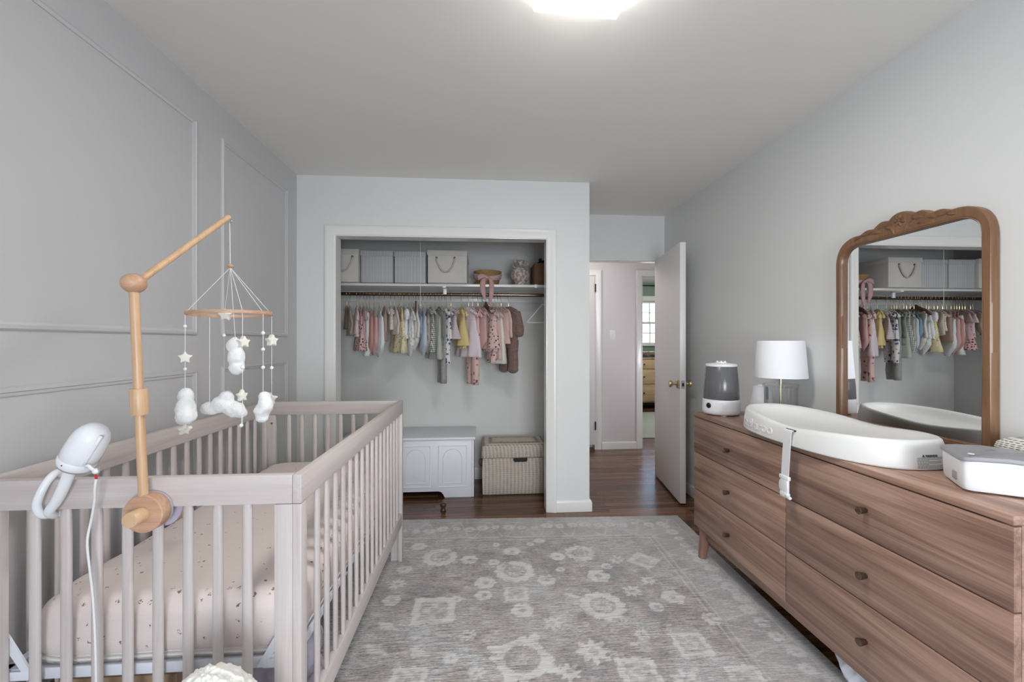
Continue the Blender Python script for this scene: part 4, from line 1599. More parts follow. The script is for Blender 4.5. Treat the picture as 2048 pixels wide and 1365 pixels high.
pr.tube([(e.x - 0.006, e.y - 0.012, e.z - 0.066), (e.x - 0.006, e.y - 0.036, e.z - 0.069), (e.x - 0.006, e.y - 0.042, e.z - 0.066)], [(0.006, 0.005), (0.007, 0.005), (0.004, 0.003)], 10)
pr.ball((e.x + 0.0, e.y + 0.022, e.z - 0.035), (0.004, 0.012, 0.024), 12, 10)
pr.build('buckle_prong', M['white'], so, smooth=180)
MB().box(xs - 0.001, xs + 0.014, ys - 0.026, ys + 0.024, 0.9045, 0.9105, 0.001).build('strap_slot_shade', M['dark'], pd)  # solid dark box, the slot's shade put into its colour

# ------------------------------------------------------------------ things on the dresser
hu = empty('humidifier', (1.355, 2.325, DZT), 'grey tank humidifier with white base at the door end of the dresser', 'humidifier')
hc = (1.357, 2.322, DZT)
MB().lathe([(0.0, 0.004), (0.088, 0.004), (0.094, 0.008), (0.098, 0.016), (0.0985, 0.03), (0.0965, 0.085), (0.096, 0.088), (0.0, 0.088)], hc, 48).build('base', plain('humidifier_white', (0.80, 0.81, 0.84, 1), 0.3), hu, smooth=40)
MB().lathe([(0.0935, 0.0885), (0.0945, 0.09), (0.0915, 0.16), (0.0815, 0.270), (0.080, 0.272), (0.0, 0.272)], hc, 48).build('water_tank', M['tank'], hu, smooth=40)
MB().lathe([(0.0805, 0.272), (0.0815, 0.274), (0.081, 0.282), (0.076, 0.286), (0.045, 0.290), (0.03, 0.291), (0.0, 0.291)], hc, 48).build('lid', M['white'], hu, smooth=40)
nz = MB()
nz.lathe([(0.0, 0.290), (0.03, 0.290), (0.03, 0.295), (0.02, 0.299), (0.0, 0.30)], hc, 20)
for k in range(6):
    a = TAU * k / 6
    nz.ball((hc[0] + 0.022 * math.cos(a), hc[1] + 0.022 * math.sin(a), DZT + 0.297), 0.006, 8, 6)
nz.build('mist_nozzle', M['white'], hu)
ft = MB()
for k in range(4):
    a = R(-135 + 25) + TAU * k / 4
    ft.tube([(hc[0] + 0.075 * math.cos(a), hc[1] + 0.075 * math.sin(a), DZT + 0.0005), (hc[0] + 0.075 * math.cos(a), hc[1] + 0.075 * math.sin(a), DZT + 0.006)], 0.016, 12)
ft.build('foot', M['white'], hu)
ad = R(-160)
dc = Vector((hc[0] + 0.0965 * math.cos(ad), hc[1] + 0.0965 * math.sin(ad), DZT + 0.055))
nd = Vector((math.cos(ad), math.sin(ad), 0.0))
td = Vector((-nd.y, nd.x, 0))
m = MB()
m.loft([[dc + nd * h + (td * math.cos(TAU * q / 24) + Vector((0, 0, 1)) * math.sin(TAU * q / 24)) * r for q in range(24)] for r, h in ((0.015, -0.006), (0.015, 0.003), (0.0125, 0.0055), (0.001, 0.006))])
m.build('dial', M['black'], hu)

la_ = empty('table_lamp', (1.575, 2.135, DZT), 'table lamp with white drum shade and clear cylinder base by the mirror', 'lamp')
lc = (1.575, 2.137, DZT)
MB().lathe([(0.122, 0.222), (0.1225, 0.224), (0.1085, 0.414), (0.108, 0.415), (0.107, 0.414), (0.121, 0.223), (0.122, 0.222)], lc, 64, cap=False).build('lamp_shade', M['shade'], la_, smooth=60)
MB().lathe([(0.0048, 0.02), (0.0048, 0.26), (0.004, 0.27), (0.0, 0.27)], lc, 16).build('stem', M['brass'], la_)
MB().lathe([(0.0068, 0.19), (0.0068, 0.225), (0.004, 0.226)], lc, 16).build('stem_sleeve', M['brass'], la_)
MB().lathe([(0.0, 0.172), (0.081, 0.172), (0.083, 0.174), (0.083, 0.186), (0.081, 0.188), (0.0, 0.188)], lc, 48).build('acrylic_disc', M['acrylic'], la_, smooth=40)
MB().lathe([(0.0755, 0.02), (0.0765, 0.02), (0.0765, 0.171), (0.0755, 0.171), (0.0735, 0.171), (0.0735, 0.02)], lc, 48, cap=False).build('cylinder', M['acrylic'], la_, smooth=40)
MB().lathe([(0.0, 0.001), (0.083, 0.001), (0.084, 0.003), (0.084, 0.017), (0.082, 0.019), (0.0, 0.019)], lc, 48).build('base', M['acrylic'], la_, smooth=40)
sp2 = MB()
for k in range(3):
    a = TAU * k / 3
    sp2.tube([lc_ for lc_ in ((lc[0], lc[1], lc[2] + 0.405), (lc[0] + 0.107 * math.cos(a), lc[1] + 0.107 * math.sin(a), lc[2] + 0.405))], 0.0015, 6)
sp2.tube([(lc[0], lc[1], lc[2] + 0.26), (lc[0], lc[1], lc[2] + 0.41)], 0.003, 8)
sp2.build('shade_spider', M['brass'], la_)

va = MB()
vprof = [(0.0, 0.001), (0.052, 0.001), (0.061, 0.006), (0.064, 0.018), (0.062, 0.045), (0.055, 0.09), (0.049, 0.125), (0.046, 0.150), (0.044, 0.156), (0.036, 0.158), (0.0, 0.157)]
va.lathe(vprof, (1.605, 2.335, DZT), 48)
vo = tag(va.build('aroma_diffuser', M['white'], at=(1.605, 2.335, DZT), smooth=45), 'small white bottle shaped diffuser between the humidifier and the lamp', 'diffuser')
MB().lathe([(0.0, 0.1575), (0.02, 0.1575), (0.018, 0.164), (0.0, 0.165)], (1.605, 2.335, DZT), 24).build('spout', M['white'], vo)

# wipes warmer and little wicker basket at the near end
A = Vector((1.30, 1.061, 0))
dA = Vector((0.099, 0.141, 0)).normalized()
dB = Vector((dA.y, -dA.x, 0))
ww = empty('wipes_warmer', tuple(A + dA * 0.086 + dB * 0.085 + Vector((0, 0, DZT))), 'white wipes warmer with a grey lid on the near end of the dresser', 'wipes warmer')


def rbox(inset, z, dome=0.0, la=0.172, lb=0.175, e=0.2):
    out = []
    for q in range(80):
        a = TAU * q / 80
        ca, sa = math.cos(a), math.sin(a)
        p = math.copysign(abs(ca) ** e, ca)
        s = math.copysign(abs(sa) ** e, sa)
        pos = A + dA * (la / 2 + p * (la / 2 - inset)) + dB * (lb / 2 + s * (lb / 2 - inset))
        out.append((pos.x, pos.y, z + dome * (1 - s * s)))
    return out


MB().loft([rbox(0.012, DZT + 0.004), rbox(0.004, DZT + 0.006), rbox(0.001, DZT + 0.014), rbox(0.0, DZT + 0.05), rbox(-0.001, DZT + 0.083, 0.006), rbox(0.006, DZT + 0.0835, 0.006)]).build('body', M['white'], ww, smooth=50)
MB().loft([rbox(0.004, DZT + 0.084, 0.006), rbox(-0.004, DZT + 0.0845, 0.006), rbox(-0.005, DZT + 0.088, 0.007), rbox(-0.003, DZT + 0.0935, 0.008), rbox(0.004, DZT + 0.095, 0.008), rbox(0.03, DZT + 0.0965, 0.009), rbox(0.07, DZT + 0.097, 0.009)]).build('lid', M['grey_lid'], ww, smooth=50)
Pm = A + dA * 0.02 + dB * 0.022
MB().lathe([(0.0, 0.0), (0.007, 0.0), (0.006, 0.0012), (0.0, 0.0015)], (Pm.x, Pm.y, DZT + 0.1025), 20).build('indicator', M['white'], ww)
sl = MB()
for t in (0.055, 0.095):
    p = A + dA * t
    sl.box(-0.002, 0.002, -0.013, 0.013, 0, 0.022, 0.001, M=Matrix.Translation(p - dB * 0.0005 + Vector((0, 0, DZT + 0.022))) @ Matrix.Rotation(math.atan2(dA.y, dA.x) - PI / 2, 4, 'Z'))
    break
sl.build('side_slot', M['grey_lid'], ww)
for p, s in ((0.03, 0.03), (0.14, 0.03), (0.03, 0.14), (0.14, 0.14)):
    q = A + dA * p + dB * s
    MB().tube([(q.x, q.y, DZT + 0.0003), (q.x, q.y, DZT + 0.0045)], 0.008, 12).build('foot', M['grey_lid'], ww)

wb = empty('wicker_basket', (1.64, 1.08, DZT), 'white wicker lidded basket behind the wipes warmer against the wall', 'basket')
bk = MB()


def sring(cx, cy, hx, hy, z, e=0.35, wav=0.0):
    out = []
    for q in range(72):
        a = TAU * q / 72
        ca, sa = math.cos(a), math.sin(a)
        out.append((cx + math.copysign(abs(ca) ** e, ca) * hx, cy + math.copysign(abs(sa) ** e, sa) * hy, z + wav * math.sin(a * 36)))
    return out


bk.loft([sring(1.640, 1.085, 0.055, 0.10, DZT + 0.001), sring(1.640, 1.085, 0.062, 0.112, DZT + 0.05), sring(1.640, 1.085, 0.065, 0.12, DZT + 0.078)])
bk.build('body', M['wickerwhite'], wb, smooth=60)
MB().loft([sring(1.640, 1.085, 0.067, 0.125, DZT + 0.079, wav=0.001), sring(1.640, 1.085, 0.070, 0.13, DZT + 0.085, wav=0.001), sring(1.640, 1.085, 0.066, 0.125, DZT + 0.102), sring(1.640, 1.085, 0.05, 0.10, DZT + 0.118), sring(1.640, 1.085, 0.02, 0.05, DZT + 0.124)]).build('lid', M['wickerwhite'], wb, smooth=60)
MB().ball((1.565, 1.05, DZT + 0.075), 0.008, 10, 8).build('toggle', M['wickerwhite'], wb)

# white carrier bag under the dresser
cb = MB()
cb.ball((1.36, 1.40, 0.085), (0.07, 0.12, 0.075), 30, 20)
cb.ball((1.35, 1.44, 0.13), (0.035, 0.05, 0.05), 24, 16)
cbo = cb.build('plastic_bag', plain('white_film', (0.72, 0.74, 0.80, 1), 0.35), at=(1.36, 1.4, RZ), smooth=180)
mod(cbo, 'REMESH', mode='VOXEL', voxel_size=0.006, use_smooth_shade=True)
tx = bpy.data.textures.new('film_creases', 'VORONOI')
tx.noise_scale = 0.05
dm = mod(cbo, 'DISPLACE', strength=0.03, mid_level=0.6, texture_coords='LOCAL')
dm.texture = tx
tag(cbo, 'white plastic bag on the rug under the dresser', 'bag')

# ------------------------------------------------------------------ closet furniture
sf = empty('closet_shelf', (-0.3, 3.7, 1.72), 'white wooden shelf across the closet above the rod', 'shelf')
MB().box(XL, PX - 0.1, 3.50, YB, 1.711, 1.731, 0.002).build('board', M['trim'], sf)
MB().box(XL, PX - 0.1, YB - 0.018, YB, 1.62, 1.711, 0.002).build('cleat', M['trim'], sf)
for x in (-0.305,):
    br = MB()
    br.box(x - 0.014, x + 0.014, 3.498, YB - 0.018, 1.7, 1.711, 0.001)
    br.box(x - 0.014, x + 0.014, 3.574, 3.60, 1.655, 1.71, 0.002)
    br.prism([(3.56, 1.702), (3.9, 1.702), (3.9, 1.50), (3.885, 1.50), (3.86, 1.68)], 0, x - 0.004, x + 0.004)
    br.build('bracket', M['white'], sf)
MB().box(0.437, 0.462, 3.488, 3.50, 1.704, 1.733, 0.003).build('shelf_clip', M['white'], sf)
rod = empty('closet_rod', (-0.3, 3.60, 1.655), 'dark bronze hanging rod below the closet shelf', 'rod')
MB().tube([(XL, 3.60, 1.655), (PX - 0.1, 3.60, 1.655)], 0.014, 20).build('tube', M['bronze'], rod)
for x, s in ((XL, 1), (PX - 0.1, -1)):
    MB().tube([(x, 3.60, 1.655), (x + s * 0.012, 3.60, 1.655)], 0.027, 20).build('end_socket', M['white'], rod)
pc = empty('pull_cord', (-0.467, 3.30, H), 'thin white pull cord hanging in front of the closet shelf', 'cord')
MB().tube([(-0.467, 3.30, H), (-0.467, 3.30, 1.545)], 0.0014, 6).build('cord', M['cord'], pc)
MB().lathe([(0.0, 0.0), (0.004, 0.002), (0.003, 0.016), (0.0, 0.017)], (-0.467, 3.30, 1.53), 10).build('pull', M['white'], pc)
MB().lathe([(0.0, 0), (0.02, 0), (0.02, -0.012), (0.0, -0.014)], (-0.467, 3.30, H), 16).build('cord_mount', M['white'], pc)


def storage_box(x0, x1, mat, label, rope, y0=3.535, d=0.40, h=0.268, lh=0.042, sag=0.0):
    z = 1.7315
    o = empty('storage_box', ((x0 + x1) / 2, y0 + d / 2, z), label, 'storage box', 'lidded boxes on the closet shelf')
    MB().box(x0 + 0.004, x1 - 0.004, y0 + 0.004, y0 + d - 0.004, z, z + h - 0.012, 0.004).build('body', mat, o)
    l = MB()
    l.box(x0, x1, y0, y0 + d, z + h - lh, z + h, 0.004)
    l.build('lid', mat, o)
    if rope:
        xc = rope
        rm = M['rope2']
        pts = []
        for k in range(17):
            t = k / 16 * 2 - 1
            pts.append((xc + t * 0.076, y0 - 0.004 - 0.006 * (1 - t * t), z + h - lh - 0.028 - 0.105 * (1 - abs(t) ** 2.3)))
        pts = [(pts[0][0] + 0.004, y0 + 0.004, pts[0][2] + 0.008)] + pts + [(pts[-1][0] - 0.004, y0 + 0.004, pts[-1][2] + 0.008)]
        hd = MB().tube(pts, 0.0068, 8).build('rope_handle', rm, o, smooth=180)
        for s in (0, -1):
            MB().tube([(pts[s][0], y0 + 0.004, pts[s][2]), (pts[s][0], y0 - 0.0015, pts[s][2])], 0.0085, 12).build('eyelet', M['dark'], hd)
    return o


storage_box(-1.255, -0.970, M['canvas'], 'cream canvas storage box at the left end of the shelf, rope handle half hidden', -1.090, y0=3.44, h=0.262)
storage_box(-0.962, -0.706, M['ticking'], 'striped storage box on the shelf beside the half hidden canvas box', None, y0=3.46, h=0.255)
storage_box(-0.698, -0.447, M['ticking'], 'striped storage box on the shelf beside the large canvas box with rope', None, y0=3.46, h=0.252)
storage_box(-0.434, -0.114, M['canvas'], 'large cream canvas storage box with full rope handle at mid shelf', -0.288, y0=3.44, h=0.262)

sb = empty('straw_basket', (0.055, 3.625, 1.7315), 'round straw basket tied with a pink ribbon bow on the shelf', 'basket')
bc = (0.052, 3.625, 1.7315)
MB().lathe([(0.0, 0.0), (0.086, 0.0), (0.092, 0.01), (0.116, 0.112), (0.12, 0.121), (0.116, 0.122), (0.110, 0.112), (0.086, 0.012), (0.0, 0.01)], bc, 48).build('bowl', M['straw'], sb, smooth=50)
rb = MB()
rg = []
for q in range(64):
    a = TAU * q / 64
    dp = 0.030 * max(0, -math.sin(a)) ** 1.5
    w0, w1 = 0.060 - dp + 0.003 * math.sin(3 * a), 0.104 - dp + 0.003 * math.sin(2 * a + 1)
    rg.append([(bc[0] + (r + o) * math.cos(a), bc[1] + (r + o) * math.sin(a), bc[2] + z) for r, z, o in ((0.092 + w0 * 0.22, w0, 0.003), (0.092 + w1 * 0.22, w1, 0.003), (0.092 + w1 * 0.22, w1, 0.007), (0.092 + (w0 + w1) * 0.11, (w0 + w1) / 2, 0.009), (0.092 + w0 * 0.22, w0, 0.007))])
rg.append(rg[0])
rb.loft(rg, True, False, False)
ro = rb.build('ribbon_band', M['ribbon'], sb, smooth=180)


def ribbon(pts, widths, nm, thick=0.0016):
    m = MB()
    rings = []
    P = smooth_path(pts, 5)
    n = len(P)
    for i, p in enumerate(P):
        t = i / (n - 1) * (len(widths) - 1)
        k = min(int(t), len(widths) - 2)
        w = widths[k] + (widths[k + 1] - widths[k]) * (t - k)
        rings.append([p + Vector((-w, -thick, 0)), p + Vector((0, -thick - 0.004, 0)), p + Vector((w, -thick, 0)), p + Vector((w, thick, 0)), p + Vector((0, thick - 0.003, 0)), p + Vector((-w, thick, 0))])
    m.loft(rings)
    return m.build(nm, M['ribbon'], ro, smooth=180)


yb = 3.488
ribbon([(0.035, 3.500, 1.787), (0.018, 3.486, 1.770), (0.010, 3.482, 1.73), (0.014, 3.482, 1.66), (0.033, 3.482, 1.60)], [0.006, 0.018, 0.022, 0.021, 0.003], 'ribbon_tail')
ribbon([(0.055, 3.500, 1.787), (0.075, 3.486, 1.765), (0.083, 3.482, 1.72), (0.080, 3.482, 1.65), (0.070, 3.482, 1.565)], [0.006, 0.016, 0.019, 0.019, 0.008], 'ribbon_tail')
kb = MB()
kb.ball((0.046, 3.500, 1.787), (0.018, 0.012, 0.013), 16, 10)
kb.build('ribbon_knot', M['ribbon'], ro, smooth=180)
lp = MB()
lp.tube(smooth_path([(0.045, 3.497, 1.80), (0.0, 3.492, 1.813), (-0.03, 3.492, 1.795), (-0.02, 3.487, 1.775), (0.01, 3.488, 1.79), (0.045, 3.496, 1.797)], 5), (0.003), 8)
for i in range(len(lp.v)):
    pass
lp.build('ribbon_loop', M['ribbon'], ro, smooth=180)
l2 = MB()
l2.grid(lambda u, v: (0.045 - 0.075 * u, 3.493 - 0.006 * math.sin(PI * u) + 0.006 * (v - 0.5), 1.797 + (v - 0.5) * 0.034 * (0.35 + u) + 0.004 * math.sin(u * 3) - 0.012 * u), 12, 6)
lo2 = l2.build('ribbon_loop', M['ribbon'], ro, smooth=180)
mod(lo2, 'SOLIDIFY', thickness=0.004)

vs_ = empty('vase', (0.332, 3.62, 1.7315), 'mottled brown and cream two handled vase on the closet shelf', 'vase')
vc = (0.331, 3.62, 1.7315)
MB().lathe([(0.0, 0.0), (0.05, 0.0), (0.052, 0.006), (0.045, 0.025), (0.05, 0.038), (0.07, 0.06), (0.082, 0.09), (0.083, 0.105), (0.076, 0.135), (0.05, 0.162), (0.03, 0.172), (0.027, 0.19), (0.029, 0.215), (0.035, 0.222), (0.03, 0.223), (0.022, 0.2), (0.02, 0.18), (0.0, 0.178)], vc, 48).build('body', M['vase'], vs_, smooth=60)
for s in (-1, 1):
    MB().tube(smooth_path([(vc[0] + s * 0.029, vc[1], vc[2] + 0.205), (vc[0] + s * 0.052, vc[1], vc[2] + 0.212), (vc[0] + s * 0.065, vc[1], vc[2] + 0.195), (vc[0] + s * 0.058, vc[1], vc[2] + 0.172), (vc[0] + s * 0.046, vc[1], vc[2] + 0.160)], 5), 0.0065, 10).build('handle', M['vase'], vs_, smooth=180)
rk = empty('rattan_basket', (0.54, 3.62, 1.7315), 'tall brown rattan basket at the right end of the closet shelf', 'basket')
MB().box(0.438, 0.66, 3.53, 3.80, 1.7315, 1.912, 0.008).build('body', M['rattan'], rk)
MB().tube([(0.442, 3.534, 1.912), (0.656, 3.534, 1.912), (0.656, 3.796, 1.912), (0.442, 3.796, 1.912)], 0.006, 8, loop=True).build('rim', M['rattan'], rk)
bs = MB()
bs.ball((0.545, 3.63, 1.925), (0.075, 0.08, 0.032), 24, 14)
bso = tag(bs.build('knit_hat', plain('black_knit', (0.012, 0.012, 0.015, 1), 0.9, bump=0.6, bscale=120), at=(0.545, 3.63, 1.913), smooth=180), 'black knitted hat lying on top of the brown rattan basket', 'hat')
MB().ball((0.50, 3.60, 1.955), 0.016, 12, 8).build('pompom', M['black'], bso, smooth=180)

# toy chest
ch = empty('toy_chest', (-0.58, 3.68, 0), 'white toy chest with arched panels on the closet floor', 'chest')
TX0, TX1, TY0, TY1 = -1.10, -0.062, 3.46, 3.895
c = MB()
c.prism([(TX0, 0), (TX0 + 0.13, 0), (TX0 + 0.135, 0.02), (TX0 + 0.155, 0.045), (TX0 + 0.18, 0.05), (TX1 - 0.285, 0.05), (TX1 - 0.262, 0.044), (TX1 - 0.245, 0.02), (TX1 - 0.235, 0.0), (TX1 - 0.018, 0), (TX1 - 0.018, 0.462), (TX0, 0.462)], 1, TY0, TY0 + 0.016, 0.001)
c.build('front_panel', M['chest'], ch)
MB().box(TX1 - 0.0175, TX1, TY0 + 0.001, TY1, 0, 0.462, 0.002).build('side_panel', M['chest'], ch)
MB().box(TX0, TX0 + 0.016, TY0 + 0.017, TY1, 0, 0.462, 0.002).build('side_panel', M['chest'], ch)
MB().box(TX0 + 0.016, TX1 - 0.018, TY1 - 0.015, TY1, 0.03, 0.462).build('back_panel', M['chest'], ch)
MB().box(TX0 - 0.01, TX1 + 0.012, TY0 - 0.014, TY1 + 0.005, 0.465, 0.487, 0.004).build('lid', M['chest'], ch)
BP = [(0, 0), (0, 0.003), (0.003, 0.0045), (0.007, 0.003), (0.008, 0)]
for k in range(4):
    xr = -0.117 - k * 0.292
    xl_ = xr - 0.233
    if xl_ < TX0:
        break
    mp = lambda u, v, h: (u, TY0 - h, v)
    m = MB()
    m.sweep([(xl_, 0.083), (xr, 0.083), (xr, 0.42), (xl_, 0.42)], BP, mp, True)
    xa, xb = xl_ + 0.038, xr - 0.038
    rad = (xb - xa) / 2
    arch = [(xa, 0.115), (xb, 0.115)] + [((xa + xb) / 2 + rad * math.cos(PI * q / 16), 0.31 + 0.085 * math.sin(PI * q / 16)) for q in range(17)]
    m.sweep(arch, [(a * 0.8, b) for a, b in BP], mp, True)
    m.build('panel_moulding', M['chest'], ch, smooth=30)

# wicker hamper
hp_ = empty('wicker_hamper', (0.265, 3.65, 0), 'pale wicker lidded hamper with a dark hand hole on the closet floor', 'hamper')
HX0, HX1, HY0, HY1 = 0.010, 0.535, 3.48, 3.81
hb = MB()


def hring(z, g, seg=14):
    out = []
    pts = [(HX0 - g, HY0 - g), (HX1 + g, HY0 - g), (HX1 + g, HY1 + g), (HX0 - g, HY1 + g)]
    for i in range(4):
        a, b = pts[i], pts[(i + 1) % 4]
        for k in range(seg):
            t = k / seg
            w = 0.003 * noise.noise((a[0] + t * 9, z * 14, i * 3.3))
            out.append((a[0] + (b[0] - a[0]) * t + w * (i % 2), a[1] + (b[1] - a[1]) * t + w * ((i + 1) % 2), z + 0.0015 * noise.noise((t * 20, i, z * 5))))
    return out


hb.loft([hring(z, g) for z, g in ((0.003, -0.006), (0.01, 0.0), (0.10, 0.003), (0.20, 0.004), (0.28, 0.0), (0.303, -0.004))])
hbo = hb.build('body', M['wicker'], hp_, smooth=60)
hl = MB()
hl.loft([hring(z, g) for z, g in ((0.305, 0.006), (0.312, 0.010), (0.36, 0.008), (0.395, 0.003), (0.408, -0.006), (0.413, -0.03), (0.418, -0.08), (0.420, -0.14))])
hl.build('lid', M['wicker'], hp_, smooth=180)
hh = MB()
hx = 0.318
hole = [(hx - 0.062, 0.302), (hx - 0.062, 0.285), (hx - 0.055, 0.273), (hx - 0.043, 0.268), (hx + 0.043, 0.268), (hx + 0.055, 0.273), (hx + 0.062, 0.285), (hx + 0.062, 0.302)]
hh.prism(hole, 1, HY0 - 0.006, HY0 + 0.01)
ho = hh.build('hand_hole_shade', M['dark'], hbo, smooth=0)  # dark block in place of a real opening, shade put into its colour
rim_ = MB().tube([(p[0], HY0 - 0.006, p[1]) for p in hole], 0.004, 8).build('hole_rim', M['wicker'], hbo, smooth=180)
MB().tube(smooth_path([(HX0 - 0.004, 3.56, 0.30), (HX0 - 0.03, 3.55, 0.27), (HX0 - 0.028, 3.55, 0.24), (HX0 - 0.004, 3.56, 0.22)], 5), 0.0035, 8).build('loop_handle', M['rattan'], hbo, smooth=180)

ds = MB()
ds.lathe([(0.0, 0.0), (0.02, 0.0), (0.022, 0.006), (0.014, 0.016), (0.013, 0.024), (0.021, 0.034), (0.024, 0.046), (0.02, 0.056), (0.009, 0.062), (0.0, 0.063)], (-0.284, 3.19, 0.0), 24)
tag(ds.build('door_guide', plain('dark_brown_plastic', (0.06, 0.03, 0.018, 1), 0.35), at=(-0.284, 3.19, 0), smooth=50), 'small dark brown floor knob in front of the white toy chest', 'door guide')
# ------------------------------------------------------------------ baby clothes on hangers
def F(n, base, *a, **k):
    return fabric('cloth_' + n, tuple(base) + (1,), *a, **k)


CL = {
    'darkbrown': F('darkbrown', (0.14, 0.10, 0.08)), 'khaki': F('khaki', (0.36, 0.30, 0.245)), 'palepink': F('palepink', (0.70, 0.585, 0.585)), 'taupe': F('taupe', (0.36, 0.30, 0.285)),
    'pinkdots': F('pinkdots', (0.66, 0.42, 0.395), (0.10, 0.03, 0.04, 1), 'dots', 42, 0.27), 'mauve': F('mauve', (0.50, 0.33, 0.34)), 'mint': F('mint', (0.66, 0.70, 0.66)),
    'rose': F('rose', (0.52, 0.265, 0.235)), 'dustyrose': F('dustyrose', (0.565, 0.36, 0.345)), 'plum': F('plum', (0.42, 0.245, 0.25)), 'white': F('white', (0.74, 0.745, 0.76)), 'tan': F('tan', (0.37, 0.26, 0.215)),
    'creamprint': F('creamprint', (0.66, 0.60, 0.53), (0.35, 0.22, 0.18, 1), 'floral', 50, 0.22), 'beige': F('beige', (0.60, 0.53, 0.475)), 'mustard': F('mustard', (0.36, 0.25, 0.12)),
    'yfloral': F('yfloral', (0.70, 0.62, 0.37), (0.30, 0.32, 0.20, 1), 'floral', 34, 0.26, ink2=(0.75, 0.70, 0.62, 1)),
    'wfloral': F('wfloral', (0.73, 0.74, 0.74), (0.42, 0.47, 0.56, 1), 'floral', 30, 0.25, ink2=(0.62, 0.60, 0.36, 1)), 'denim': F('denim', (0.24, 0.32, 0.43)), 'lightblue': F('lightblue', (0.50, 0.56, 0.63)),
    'stripetan': F('stripetan', (0.47, 0.42, 0.37), (0.24, 0.2, 0.17, 1), 'vstripe', 130, 0.3), 'gingham': F('gingham', (0.66, 0.67, 0.64), (0.07, 0.10, 0.085, 1), 'gingham', 62, 0.0),
    'sage': F('sage', (0.42, 0.445, 0.375)), 'darksage': F('darksage', (0.20, 0.215, 0.185)), 'greyknit': F('greyknit', (0.30, 0.305, 0.295), (0.45, 0.45, 0.44, 1), 'dots', 40, 0.1),
    'navyfloral': F('navyfloral', (0.71, 0.70, 0.69), (0.07, 0.075, 0.15, 1), 'floral', 26, 0.29), 'pinkstripe': F('pinkstripe', (0.70, 0.64, 0.64), (0.34, 0.22, 0.28, 1), 'hstripe', 95, 0.4),
    'yellow': F('yellow', (0.68, 0.53, 0.25)), 'lilac': F('lilac', (0.73, 0.64, 0.68)), 'cherry': F('cherry', (0.69, 0.475, 0.435), (0.23, 0.07, 0.09, 1), 'floral', 22, 0.2),
    'berries': F('berries', (0.69, 0.50, 0.475), (0.045, 0.015, 0.03, 1), 'dots', 34, 0.2), 'blush': F('blush', (0.66, 0.455, 0.425)), 'cream': F('cream', (0.70, 0.675, 0.62)),
    'ruffpink': F('ruffpink', (0.60, 0.44, 0.40)), 'teddy': F('teddy', (0.30, 0.195, 0.165), (0.13, 0.08, 0.066, 1), 'teddy', 150),
}

RODY, RODZ = 3.60, 1.655
DROP = 0.020


def gring(z, w, d, amp=0.0, kf=3.0, ph=0.0, yo=0.0, xo=0.0, n=36):
    out = []
    for q in range(n):
        a = TAU * q / n
        ca, sa = math.cos(a), math.sin(a)
        y = w * ca
        x = d * math.copysign(abs(sa) ** 0.75, sa)
        f = amp * math.sin(kf * y / 0.1 + ph)
        out.append((x + f + xo + 0.005 * noise.noise((y * 26, z * 13, ph)) + 0.0025 * noise.noise((y * 60, z * 38, ph)), y + yo + 0.3 * amp * math.cos(ca * 5 + ph) + 0.004 * noise.noise((z * 20, ca * 2, ph)), z))
    return out


def interp(keys, nn):
    """smooth interpolation of (z, w, d, amp) rows"""
    P = smooth_path([(k[0], k[1], k[2]) for k in keys], nn)
    A = smooth_path([(k[3], 0, 0) for k in keys], nn)
    return [(p.x, max(p.y, 0.004), max(p.z, 0.003), a.x) for p, a in zip(P, A)]


def body_mesh(keys, ph, kf):
    m = MB()
    m.loft([gring(z, w, d, amp, kf, ph) for z, w, d, amp in interp(keys, 5)])
    return m


def limb(p0, p1, w0, w1, d0, d1, ph, bend=0.01):
    """a hanging sleeve or leg between two points, flat in the width direction"""
    p0, p1 = Vector(p0), Vector(p1)
    rings = []
    n = 9
    for i in range(n + 1):
        t = i / n
        c = p0 + (p1 - p0) * t
        c.x += bend * math.sin(PI * t) + 0.002 * math.sin(t * 9 + ph)
        w = w0 + (w1 - w0) * t + 0.002 * math.sin(t * 7 + ph)
        dd = d0 + (d1 - d0) * t
        rings.append([(x, y + c.y, z) for x, y, z in gring(c.z, w, dd, 0.0015 * t, 6, ph + i * 0.2, 0.0, c.x, 24)])
    return rings


